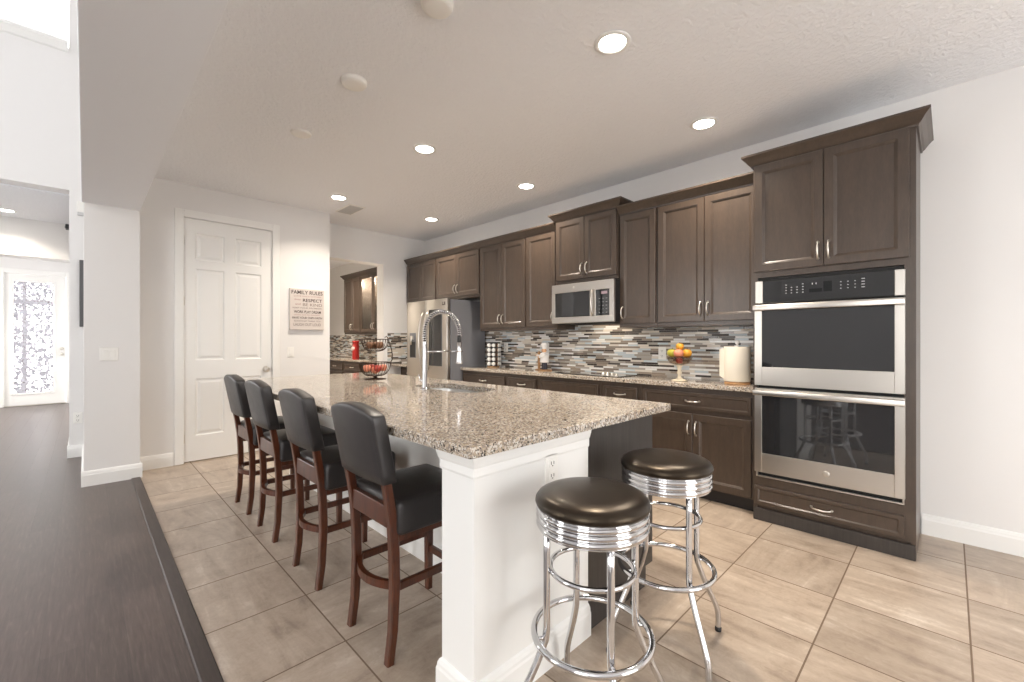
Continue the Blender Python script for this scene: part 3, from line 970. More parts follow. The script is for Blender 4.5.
for x0, x1 in ((.012, GW / 2 - .002), (GW / 2 + .002, GW - .012)):
    b = MB()
    z0, z1, q = 1.41, 2.408, .055
    b.box((x0, -.02, z0), (x0 + q, 0, z1), .003); b.box((x1 - q, -.02, z0), (x1, 0, z1), .003); b.box((x0 + q, -.02, z0), (x1 - q, 0, z0 + q), .003); b.box((x0 + q, -.02, z1 - q), (x1 - q, 0, z1), .003)
    d = b.build('door', M['cabinet'], t)
    b = MB(); b.box((x0 + q - .004, -.012, z0 + q - .004), (x1 - q + .004, -.009, z1 - q + .004)); b.build('glass_pane', M['glass'], d)
    pull(d, x1 - .028 if x0 < .1 else x0 + .028, 1.51)
crown(t, 0, GW, 0, D, 2.415)
for x in (.25, .74):
    d = bpy.data.lights.new('cabinet_lamp', 'POINT'); d.energy = 14; d.color = (1, .85, .68); d.shadow_soft_size = .03
    o = bpy.data.objects.new('cabinet_lamp', d); COL.objects.link(o); o.parent = t; o.location = (x, .10, 2.30)
b = MB(); b.lathe([(.062, 0), (.062, .012), (.06, .24), (.055, .27), (.055, .30), (.062, .31), (.062, .34), (0, .34)], 28); b.mi = 1; b.sphere((0, -.045, .20), .045, 16, 10, (1, .5, 1.1))
o = b.build('red_tin', [M['red_tin'], M['label_pale']], loc=(-7.56, 3.49, .9155)); tag(o, "tall red tin with a pale round emblem in the butler's pantry", 'tin')
b = MB(); b.lathe([(0, 0), (.04, 0), (.04, .004), (.006, .010), (.005, .09), (.03, .12), (.042, .16), (.036, .20), (.034, .20), (.040, .16), (.028, .122), (0, .10)], 24)
o = b.build('wine_glass', M['bowl_glass'], loc=(-7.02, 3.70, 1.401)); tag(o, "stemmed glass on the lower shelf of the lit glass cabinet", 'glass')

# ------------------------------------------------------------------ microwave, cooktop, refrigerator
t = thing('microwave', 'stainless over-the-range microwave above the cooktop', 'microwave', (-2.885, 3.455, 1.427))
mw, mh = .735, .392
b = MB(); b.box((.001, 0, 0), (mw - .001, YW - 3.455 - .014, mh), .003); b.build('body', M['black_plastic'], t)
b = MB()
b.box((0, -.03, .305), (mw, -.0005, mh), .004); b.box((0, -.03, 0), (mw, -.0005, .062), .004)
b.box((0, -.03, .062), (.045, -.0005, .305), .003); b.box((.470, -.03, .062), (.540, -.0005, .305), .003); b.box((mw - .048, -.03, .062), (mw, -.0005, .305), .003)
d = b.build('door', M['steel'], t)
b = MB(); b.box((.045, -.028, .062), (.470, -.002, .305)); b.build('window', M['window_glass_dark'], d)
b = MB()
pts = [(.505, -.036 - .026 * math.sin(PI * k / 12) ** .7 if 0 < k < 12 else -.030, .066 + .245 * k / 12) for k in range(13)]
b.tube(pts, .010, 10); b.build('handle', M['steel'], d)
b = MB(); b.box((.540, -.028, .062), (mw - .048, -.002, .305)); k = b.build('control_panel', M['black_glass'], t)
b = MB(); b.box((.600, -.0290, .262), (.665, -.0282, .288)); b.build('clock_display', plain('clock_grey', srgb(150, 130, 138), .4), k)
b = MB()
for r_ in range(5):
    for c_ in range(3): b.box((.572 + c_ * .038, -.0288, .087 + r_ * .033), (.588 + c_ * .038, -.0282, .091 + r_ * .033))
b.build('button_legends', M['mesh_dark'], k)
b = MB(); b.box((.02, .03, -.006), (mw - .02, .38, 0.0)); b.build('underside_vent', M['cutout_dark'], t)
b = MB(Matrix.Translation((.28, -.0305, .35)) @ Matrix.Rotation(PI / 2, 4, 'X')); b.lathe([(0, .002), (.010, .002), (.012, 0)], 20); b.build('badge', M['nickel'], t)
d = bpy.data.lights.new('hood_lamp', 'AREA'); d.size = .45; d.energy = .8; d.color = (1, .84, .64)
o = bpy.data.objects.new('hood_lamp', d); COL.objects.link(o); o.parent = t; o.location = (mw * .6, .24, -.012)

t = thing('cooktop', 'black glass cooktop set in the granite below the microwave', 'cooktop', (-2.895, 3.47, .915))
b = MB(); b.box((0, 0, 0), (.765, .345, .008), .003); b.build('glass_top', M['black_glass'], t)
for i, (x, y) in enumerate(((.575, .045), (.625, .035), (.675, .045), (.72, .035))):
    b = MB(Matrix.Translation((x, y, .008))); b.lathe([(.021, 0), (.019, .006), (.017, .024), (.012, .027), (0, .027)], 20); b.build('knob', M['nickel'], t)
for x, y, r in ((.17, .10, .085), (.17, .26, .07), (.45, .25, .09), (.43, .09, .065)):
    b = MB(Matrix.Translation((x, y, .0082))); b.lathe([(r, 0), (r - .004, .0003), (r - .004, 0)], 40); b.build('burner_ring', M['mesh_dark'], t)

t = thing('refrigerator', 'stainless french-door refrigerator between the far counter pieces', 'refrigerator', (-5.33, 3.20, 0))
fw, fh = .94, 1.785
b = MB(); b.box((.002, .055, .02), (fw, .63, fh - .01), .004); b.build('body', M['fridge_side'], t)
mid = .475
for x0, x1, nm in ((0, mid - .003, 0), (mid + .003, fw, 1)):
    b = MB(); b.box((x0, 0, .74), (x1, .052, fh), .008, 3); d = b.build('door', M['steel'], t)
    hx = mid - .062 if nm == 0 else mid + .045
    pts = [(hx, -.02 - .055 * math.sin(PI * k / 14) ** .8 if 0 < k < 14 else -.001, .87 + .76 * k / 14) for k in range(15)]
    b = MB(); b.tube(pts, .011, 10); b.build('handle', M['steel'], d)
    if nm == 0:
        b = MB(); b.box((.08, -.004, 1.02), (.235, .0, 1.36), .002); q = b.build('dispenser', M['fridge_side'], d)
        b = MB(); b.box((.095, -.006, 1.03), (.22, -.003, 1.24)); b.build('recess', M['black_plastic'], q)
        b = MB(); b.tube([(.157, -.02, 1.31), (.157, -.03, 1.26), (.15, -.026, 1.2)], .010, 8); b.box((.13, -.028, 1.27), (.185, -.004, 1.32), .004); b.build('spout', M['nickel'], q)
    else:
        b = MB(); b.box((x0 + .068, -.005, .93), (x1 - .105, .001, 1.655), .002); b.build('glass_panel', M['window_glass_dark'], d)
        b = MB()
        for a0, a1, c0, c1 in ((.0, .010, 0, .045), (.010, .034, 0, .010), (.034, .044, .0, .045), (.052, .062, .0, .045)):
            b.box((x1 - .10 + a0, -.0025, 1.700 + c0), (x1 - .10 + a1, -.0003, 1.700 + c1))
        b.build('badge', M['ink_dark'], d)
for z0, z1 in ((.40, .732), (.06, .394)):
    b = MB(); b.box((0, 0, z0), (fw, .052, z1), .008, 3); d = b.build('freezer_drawer', M['steel'], t)
    b = MB(); b.tube([(.10 + (fw - .2) * k / 14, -.02 - .045 * math.sin(PI * k / 14) ** .6 if 0 < k < 14 else -.001, z1 - .07) for k in range(15)], .011, 10); b.build('handle', M['steel'], d)

# ------------------------------------------------------------------ island
IX0, IX1 = -4.34, -1.087
t = thing('kitchen_island', 'long white-walled kitchen island with a dark end panel', 'island', (0, 0, 0))
b = MB(); b.box((IX0, 1.38, 0), (IX1 - .177, 1.53, .879)); b.build('knee_wall', M['island_white'], t)
b = MB(); b.box((-1.264, .90, 0), (IX1, 1.53, .879)); b.build('end_wall', M['island_white'], t)
# end panel with rounded upper corner, and toe-kick notch
b = MB()
prof = [(1.531, 0), (2.04, 0), (2.04, .10), (2.11, .10), (2.11, .879), (1.531, .879)]
b.prism(prof, lambda a, c: (IX1 - .03, a, c), lambda a, c: (IX1 - .006, a, c)); b.build('end_panel', M['panel_dark'], t)
b = MB(); b.box((IX0 + .02, 1.531, .10), (IX1 - .031, 2.09, .66)); b.box((IX0 + .02, 1.531, 0), (IX1 - .031, 2.03, .10))
b.box((IX0 + .02, 1.531, .66), (-2.95, 2.09, .879)); b.box((-2.07, 1.531, .66), (IX1 - .031, 2.09, .879)); b.box((-2.95, 2.07, .66), (-2.07, 2.09, .879)); b.box((-2.95, 1.531, .66), (-2.07, 1.55, .879))
b.build('carcass', M['cabinet'], t)
M180 = Matrix.Translation((0, 2.09, 0)) @ Matrix.Rotation(PI, 4, 'Z')
cuts = [1.13, 1.75, 2.07, 2.51, 2.95, 3.40, 3.85, 4.31]
for a0, a1 in zip(cuts, cuts[1:]):
    b = MB(M180); b.rects(a0 + .01, a1 - .01, .112, .84, DOOR, back=True); d = b.build('door', M['cabinet'], t)
    b = MB(M180); b.tube([(a1 - .05, -.02 - .03 * math.sin(PI * k / 10), .66 + .105 * k / 10) for k in range(11)], .005, 8); b.build('handle', M['nickel'], d)
# cap moulding and baseboard around the white end
def wrap(name, prof, z, pts):
    """moulding swept round a chain of floor points with outward mitres; pts = [(x, y, ox, oy)]"""
    b = MB()
    rows = [[b.v((x + ox * a, y + oy * a, z + c)) for a, c in prof] for x, y, ox, oy in pts]
    n = len(prof)
    for A, B in zip(rows, rows[1:]):
        for k in range(n):
            k2 = (k + 1) % n
            b.f([A[k], A[k2], B[k2], B[k]])
    b.f(rows[0][::-1]); b.f(rows[-1])
    return b.build(name, M['trim'], t)
ring_pts = [(-1.264, 1.38, -1, 0), (-1.264, .90, -1, -1), (IX1, .90, 1, -1), (IX1, 1.53, 1, 0)]
CAPP = [(0, 0), (.004, 0), (.006, .008), (.006, .034), (.010, .042), (.016, .062), (.018, .079), (0, .079)]
wrap('cap_moulding', CAPP, .80, ring_pts)
wrap('skirting', bb_prof(), 0, ring_pts)
wrap('skirting', bb_prof(), 0, [(IX0, 1.53, -1, 0), (IX0, 1.38, -1, -1), (-1.264, 1.38, 0, -1)])
pl = plate('wall_outlet', 'white outlet on the white end of the island behind the nearest chrome stool', 'outlet', (IX1, 1.285, .755), PI / 2, 1, True)

# island worktop with an oval-cornered sink cut-out
CX0, CX1, CY0, CY1 = -4.39, -1.05, .855, 2.24
SKX0, SKX1, SKY0, SKY1 = -2.86, -2.16, 1.73, 2.05
def rrect(x0, x1, y0, y1, r, n=8):
    pts = []
    for cx, cy, a in ((x1 - r, y1 - r, 0), (x0 + r, y1 - r, 90), (x0 + r, y0 + r, 180), (x1 - r, y0 + r, 270)):
        for k in range(n + 1):
            q = R(a + 90 * k / n); pts.append((cx + r * math.cos(q), cy + r * math.sin(q)))
    return pts
b = MB()
outer = rrect(CX0, CX1, CY0, CY1, .012, 3); inner = rrect(SKX0, SKX1, SKY0, SKY1, .13, 8)
def loop(pts, z): return [b.v((x, y, z)) for x, y in pts]
zb, zt = .88, .915
o_in = rrect(CX0 + .004, CX1 - .004, CY0 + .004, CY1 - .004, .010, 3)
Lob, Lom, Lot, Lib, Lit = loop(outer, zb), loop(outer, zt - .004), loop(o_in, zt), loop(inner, zb), loop(inner, zt)
def band(A, B):
    n = len(A)
    for k in range(n):
        b.f([A[k], A[(k + 1) % n], B[(k + 1) % n], B[k]])
band(Lob, Lom); band(Lom, Lot); band(Lib, Lit)
for O, I in ((Lot, Lit), (Lob, Lib)):
    es = []
    for L in (O, I):
        for k in range(len(L)):
            e = b.bm.edges.get((L[k], L[(k + 1) % len(L)])) or b.bm.edges.new((L[k], L[(k + 1) % len(L)]))
            es.append(e)
    bmesh.ops.triangle_fill(b.bm, use_beauty=True, edges=es)
o = b.build('countertop', M['granite']); tag(o, 'large speckled granite worktop of the island with a sink cut-out', 'countertop')

t = thing('kitchen_sink', 'undermount stainless sink sunk into the island worktop', 'sink', ((SKX0 + SKX1) / 2, (SKY0 + SKY1) / 2, .879))
b = MB()
hw, hd = (SKX1 - SKX0) / 2, (SKY1 - SKY0) / 2
rows = []
for off, z in ((.018, 0), (.002, 0), (.0, -.004), (-.012, -.16), (-.03, -.185), (-.06, -.195)):
    rows.append([b.v((x, y, z)) for x, y in rrect(-hw - off, hw + off, -hd - off, hd + off, max(.13 + off, .05), 8)])
for A, B in zip(rows, rows[1:]):
    for k in range(len(A)): b.f([A[k], A[(k + 1) % len(A)], B[(k + 1) % len(A)], B[k]], True)
b.f(rows[-1]); b.build('basin', M['sink_steel'], t)
b = MB(); b.lathe([(0, -.1945), (.03, -.1945), (.042, -.192), (.042, -.195)], 24); b.build('drain', M['chrome'], t)

# spring faucet
t = thing('kitchen_faucet', 'tall chrome spring-neck faucet standing by the island sink', 'faucet', (-2.525, 1.655, .915), R(-8))
b = MB(); b.lathe([(0, 0), (.030, 0), (.030, .006), (.024, .012), (.0175, .02), (.0175, .285), (.0125, .30), (.0125, .33)], 28); b.build('body', M['chrome'], t)
neck = [(0, 0, .33 + .06 * k / 6) for k in range(7)]
RA = .135
neck += [(0, RA - RA * math.cos(PI * k / 28), .39 + RA * 1.12 * math.sin(PI * k / 28)) for k in range(1, 29)]
neck += [(0, 2 * RA, .39 - .012 * k) for k in range(1, 3)]
b = MB(); b.tube(neck, .008, 10); b.build('hose', M['black_plastic'], t)
# coil round the neck
pts = []
cum = [0.0]
NV = [Vector(p) for p in neck]
for A, B in zip(NV, NV[1:]): cum.append(cum[-1] + (B - A).length)
turns = 34; per = 12
import bisect
for i in range(turns * per + 1):
    s = cum[-1] * i / (turns * per)
    k = min(max(bisect.bisect_right(cum, s) - 1, 0), len(NV) - 2)
    f_ = (s - cum[k]) / max(cum[k + 1] - cum[k], 1e-9)
    p = NV[k].lerp(NV[k + 1], f_); tg = (NV[k + 1] - NV[k]).normalized()
    nx = Vector((1, 0, 0)); ny = tg.cross(nx)
    a = 2 * PI * i / per
    pts.append(p + (nx * math.cos(a) + ny * math.sin(a)) * .0150)
b = MB(); b.tube(pts, .0038, 6); b.build('spring', M['chrome'], t)
b = MB(Matrix.Translation((0, 2 * RA, 0))); b.lathe([(.0, .372), (.014, .372), (.015, .33)], 20); b.lathe([(.015, .33), (.015, .325), (0, .325)], 20); b.build('head_collar', M['black_plastic'], t)
b = MB(Matrix.Translation((0, 2 * RA, 0))); b.lathe([(0, .325), (.0155, .325), (.016, .28), (.022, .20), (.026, .175), (.024, .170), (0, .170)], 24); b.build('spray_head', M['chrome'], t)
b = MB(); b.tube([(0, 0, .262), (0, 2 * RA - .02, .262)], .006, 10); b.ring((0, 2 * RA, .262), .022, .0045, 24, 8); b.build('support_arm', M['chrome'], t)
b = MB(); b.tube([(-.015, 0, .055), (-.055, -.005, .062)], .013, 12); b.tube([(-.055, -.005, .062), (-.06, -.01, .075), (-.062, -.015, .105)], .005, 8); b.build('lever_handle', M['chrome'], t)

# ------------------------------------------------------------------ fruit basket on the island
t = thing('fruit_basket', 'two-tier bronze wire basket on the island worktop', 'basket', (-3.56, 1.82, .9155))
def wire_bowl(name, r0, r1, z0, z1, n):
    o = MB()
    o.ring((0, 0, z1), r1, .0038, 40, 8); o.ring((0, 0, z0), r0, .003, 28, 8)
    for k in range(n):
        a = 2 * PI * k / n
        pts = []
        for j in range(7):
            s = j / 6
            r = r0 + (r1 - r0) * math.sin(s * PI / 2) ** .9
            pts.append((r * math.cos(a + .15 * s), r * math.sin(a + .15 * s), z0 + (z1 - z0) * (1 - math.cos(s * PI / 2)) ** .9))
        o.tube(pts, .0021, 6)
    o.lathe([(0, z0 + .001), (r0, z0 + .001), (r0, z0 - .001), (0, z0 - .001)], 28)
    return o.build(name, M['bronze_wire'], t)
wire_bowl('lower_bowl', .055, .135, .030, .145, 30)
wire_bowl('upper_bowl', .040, .118, .245, .350, 26)
b = MB(); b.lathe([(0, 0), (.095, 0), (.095, .004), (.02, .010), (.014, .020), (.02, .028), (0, .029)], 32); b.build('foot', M['bronze_wire'], t)
ax, ay = .7027, .7115
b = MB(); b.tube([(ax * r, ay * r, z) for r, z in ((.135, .145), (.15, .17), (.152, .21), (.145, .26), (.128, .31), (.118, .35))], .0045, 8); b.tube([(ax * r, ay * r, z) for r, z in ((.118, .35), (.10, .375), (.085, .365))], .004, 8); b.build('side_arm', M['bronze_wire'], t)
def fruit(name, label, group, loc, r, mat, cat='fruit'):
    b = MB()
    b.lathe([(0, -.80 * r), (.35 * r, -.88 * r), (.75 * r, -.62 * r), (.98 * r, -.1 * r), (.95 * r, .35 * r), (.65 * r, .72 * r), (.28 * r, .80 * r), (0, .68 * r)], 20)
    o = thing(name, label, cat, loc, random.uniform(0, 6), group)
    b.build('flesh', mat, o)
    b = MB(); b.tube([(0, 0, .66 * r), (.05 * r, 0, .95 * r), (.15 * r, 0, 1.1 * r)], .07 * r, 6); b.build('stem', M['brown_fruit'], o)
    return o
def bottom_z(d, r0, r1, z0, z1): return z0
BX, BY, BZ = -3.56, 1.82, .9155
pos = [(0.0, 0.0, .078), (.070, -.01, .098), (-.005, -.073, .098), (-.072, .0, .098), (.008, .072, .098)]
for i, (x, y, z) in enumerate(pos):
    fruit('apple', 'reddish apple in the lower tier of the wire basket', 'apples in the lower basket tier', (BX + x, BY + y, BZ + z), .036, M['apple_red'] if i % 2 else M['apple_pink'])
for x, y in ((.045, .02), (-.042, .03), (.0, -.048)):
    fruit('brown_fruit', 'brown round fruit in the upper tier of the wire basket', 'fruit in the upper basket tier', (BX + x, BY + y, BZ + .300), .036, M['brown_fruit'])

# ------------------------------------------------------------------ things on the long worktop
t = thing('paper_towel_holder', 'paper towel roll on a wooden stand next to the oven tower', 'paper towel holder', (-1.165, 3.615, .9155))
b = MB(); b.lathe([(0, 0), (.09, 0), (.092, .008), (.085, .018), (0, .018)], 32); b.build('base', M['tan_wood'], t)
b = MB(); b.lathe([(.012, .018), (.012, .30), (.007, .305), (.015, .318), (.016, .33), (.010, .34), (0, .342)], 20); b.build('finial_rod', M['coat_white'], t)
b = MB(); b.lathe([(.022, .022), (.092, .022), (.094, .030), (.094, .285), (.092, .29), (.022, .29), (.022, .022)], 48); r_ = b.build('paper_roll', M['paper'], t)
b = MB()
A = []
for k in range(9):
    s = k / 8; a = R(150 + 40 * s)
    rr = .095 + .035 * s ** 1.5
    A.append((rr * math.cos(R(225)) - (.004 + .115 * 0) , 0))
pts0 = [(-.066 - .012 * s * 1, -.069 + .0 * s, 0) for s in (0, 1)]
dirx, diry = -.7027, -.7115      # toward the picture's left
strip = []
for k in range(7):
    s = k / 6
    strip.append((-.0668 * 1 + dirx * (.075 * s) + .0, -.0668 + .012 + diry * (.02 * s) + .035 * s))
th = .0012
for zlo, zhi in ((.030, .28),):
    L0 = [b.v((x, y, zlo + .03 * (i / 6))) for i, (x, y) in enumerate(strip)]; L1 = [b.v((x, y, zhi - .01 * (i / 6))) for i, (x, y) in enumerate(strip)]
    L2 = [b.v((x + th, y + th, zlo + .03 * (i / 6))) for i, (x, y) in enumerate(strip)]; L3 = [b.v((x + th, y + th, zhi - .01 * (i / 6))) for i, (x, y) in enumerate(strip)]
    for i in range(6):
        b.f([L0[i], L0[i + 1], L1[i + 1], L1[i]]); b.f([L2[i], L2[i + 1], L3[i + 1], L3[i]])
        b.f([L0[i], L0[i + 1], L2[i + 1], L2[i]]); b.f([L1[i], L1[i + 1], L3[i + 1], L3[i]])
    b.f([L0[6], L1[6], L3[6], L2[6]]); b.f([L0[0], L1[0], L3[0], L2[0]])
b.build('loose_sheet', M['paper'], r_)

FX, FY = -1.60, 3.56
t = thing('fruit_bowl', 'pedestal glass bowl of mixed fruit on the worktop', 'bowl', (FX, FY, .9155))
b = MB(); b.lathe([(0, 0), (.062, 0), (.064, .006), (.035, .016), (.016, .028), (.012, .05), (.022, .068), (.014, .085), (.018, .115), (.030, .13), (.0, .132)], 32); b.build('pedestal', M['pedestal_glass'], t)
b = MB(); b.lathe([(0, .132), (.030, .133), (.074, .146), (.098, .178), (.106, .212), (.102, .212), (.094, .180), (.071, .151), (.028, .138), (0, .137)], 36); b.build('dish', M['bowl_glass'], t)
for nm, lb, x, y, z, r_, m in (
        ('apple', 'green apple in the pedestal bowl', -.056, -.018, .232, .0405, 'apple_green'),
        ('peach', 'pink peach in front in the pedestal bowl', .018, -.056, .232, .0405, 'apple_pink'),
        ('orange', 'orange at the near side of the pedestal bowl', .056, .018, .232, .0405, 'orange'),
        ('peach', 'pale peach at the back of the pedestal bowl', -.018, .056, .232, .0405, 'apple_pink'),
        ('apple', 'red apple low in the middle of the pedestal bowl', .0, .0, .170, .030, 'apple_red'),
        ('lemon', 'yellow fruit on top of the fruit heap in the pedestal bowl', .002, .004, .287, .034, 'orange')):
    fruit(nm, lb, None, (FX + x, FY + y, .9155 + z), r_, M[m])

# chef figurine with a board
t = thing('chef_figurine', 'white-coated chef figurine on the worktop below an outlet', 'figurine', (-3.27, 3.735, .9155), R(-30)); t.scale = (1.3, 1.3, 1.06)
b = MB(); b.box((-.085, -.05, 0), (.085, .05, .012), .004); b.build('base', M['tan_wood'], t)
b = MB()
for s in (-1, 1):
    b.lathe([(.018, .012), (.019, .03), (.017, .08), (.02, .10)], 14, (.03 + s * .018, 0, 0)); b.sphere((.03 + s * .018, -.012, .018), .016, 12, 8, (.9, 1.5, .6))
b.build('trousers', M['navy'], t)
b = MB(); b.lathe([(0, .085), (.040, .085), (.042, .10), (.037, .14), (.040, .17), (.034, .188), (.014, .196), (0, .197)], 20, (.03, 0, 0))
b.tube([(.062, 0, .178), (.066, -.025, .15), (.045, -.055, .145)], [.015, .013, .011], 10); b.tube([(-.002, 0, .178), (-.02, -.025, .155), (-.045, -.045, .16)], [.015, .013, .011], 10)
b.build('coat', M['coat_white'], t)
b = MB(); b.sphere((.03, -.004, .215), .023, 18, 12, (.9, .95, 1.1)); b.sphere((.03, -.026, .213), .005, 8, 6); b.sphere((.043, -.058, .145), .010, 10, 8); b.sphere((-.05, -.047, .160), .010, 10, 8)
for s in (-1, 1): b.sphere((.03 + s * .021, -.003, .214), .005, 8, 6)
h_ = b.build('head', M['skin'], t)
b = MB()
for s in (-1, 1): b.sphere((.03 + s * .008, -.0245, .220), .0028, 8, 6)
b.box((.022, -.0255, .2035), (.038, -.023, .2055)); b.build('face_details', M['navy'], h_)
b = MB(); b.lathe([(.022, .230), (.023, .250), (.034, .262), (.036, .278), (.026, .292), (0, .296)], 18, (.03, 0, 0)); b.build('chef_hat', M['coat_white'], t)
b = MB(); b.box((-.075, -.03, .012), (-.045, -.012, .15), .003); b.sphere((-.06, -.02, .175), .026, 16, 10, (1, .5, 1.2)); b.build('wooden_spoon', M['tan_wood'], t)

# spice tower
TX, TY, TR = -4.10, 3.715, R(28)
t = thing('spice_rack', 'black revolving spice tower of jars beside the refrigerator', 'spice rack', (TX, TY, .9155), TR)
b = MB(); b.lathe([(0, 0), (.075, 0), (.078, .006), (.078, .014), (0, .014)], 32); b.build('turntable', M['tan_wood'], t)
b = MB(); hw = .062
b.box((-.03, -.03, .014), (.03, .03, .31))
for k in range(6): b.box((-hw, -hw, .018 + k * .058), (hw, hw, .022 + k * .058))
for sx in (-1, 1):
    for sy in (-1, 1): b.box((sx * hw - .004, sy * hw - .004, .014), (sx * hw + .004, sy * hw + .004, .314))
b.build('rack_frame', M['black_plastic'], t)
b = MB(); b.box((-.068, -.068, .313), (.068, .068, .32), .003); b.build('top_plate', M['black_plastic'], t)
rot = Matrix.Rotation(TR, 4, 'Z')
ROWN = ('bottom', 'second lowest', 'middle', 'second highest', 'top')
jar0 = None
for face, fn in ((0, 'wall-facing side away'), (1, 'near')):
    pass
for fi, (ang, fname) in enumerate(((0.0, 'front'), (PI / 2, 'side'))):
    for r_ in range(5):
        for c_ in range(2):
            lx = -.030 + .060 * c_
            loc = Vector((lx, -.0885, .022 + .026 + r_ * .058))
            loc = Matrix.Rotation(TR + ang, 4, 'Z') @ loc + Vector((TX, TY, .9155))
            if jar0 is None:
                j = thing('spice_jar', '', 'spice jar', loc, TR + ang, 'jars in the spice tower')
                b = MB(Matrix.Rotation(-PI / 2, 4, 'X')); b.lathe([(0, .014), (.021, .014), (.0225, .02), (.0225, .054), (0, .056)], 18); b.build('jar_body', M['amber'], j)
                b = MB(Matrix.Rotation(-PI / 2, 4, 'X')); b.lathe([(0, 0), (.022, 0), (.024, .002), (.024, .013), (0, .0135)], 18); b.build('lid', M['white_plastic'], j)
                jar0 = j
            else:
                j = copy_tree(jar0); j.location = loc; j.rotation_euler = (0, 0, TR + ang)
            j['label'] = 'white-lidded spice jar, %s row, %s column on the %s face of the spice tower' % (ROWN[r_], ('far', 'near')[c_], fname)

# ------------------------------------------------------------------ leather counter chairs
def rear_leg_path(s):
    ys = [(0, -.228), (.12, -.212), (.30, -.204), (.50, -.208), (.66, -.232), (.80, -.259), (.99, -.296)]
    for (z0, y0), (z1, y1) in zip(ys, ys[1:]):
        if s <= z1: return y0 + (y1 - y0) * (s - z0) / (z1 - z0)
    return ys[-1][1]
def sweep_rect(b, pts, wx, wy, bev=.004):
    """square post along pts (z up), octagonal section so the edges read as eased"""
    rows = []
    for i, (x, y, z) in enumerate(pts):
        hx = (wx[i] if isinstance(wx, list) else wx) / 2; hy = (wy[i] if isinstance(wy, list) else wy) / 2
        rows.append([b.v((x + px, y + py, z)) for px, py in ((hx - bev, -hy), (hx, -hy + bev), (hx, hy - bev), (hx - bev, hy), (-hx + bev, hy), (-hx, hy - bev), (-hx, -hy + bev), (-hx + bev, -hy))])
    for A, B in zip(rows, rows[1:]):
        for k in range(8): b.f([A[k], A[(k + 1) % 8], B[(k + 1) % 8], B[k]])
    b.f(rows[0][::-1]); b.f(rows[-1])
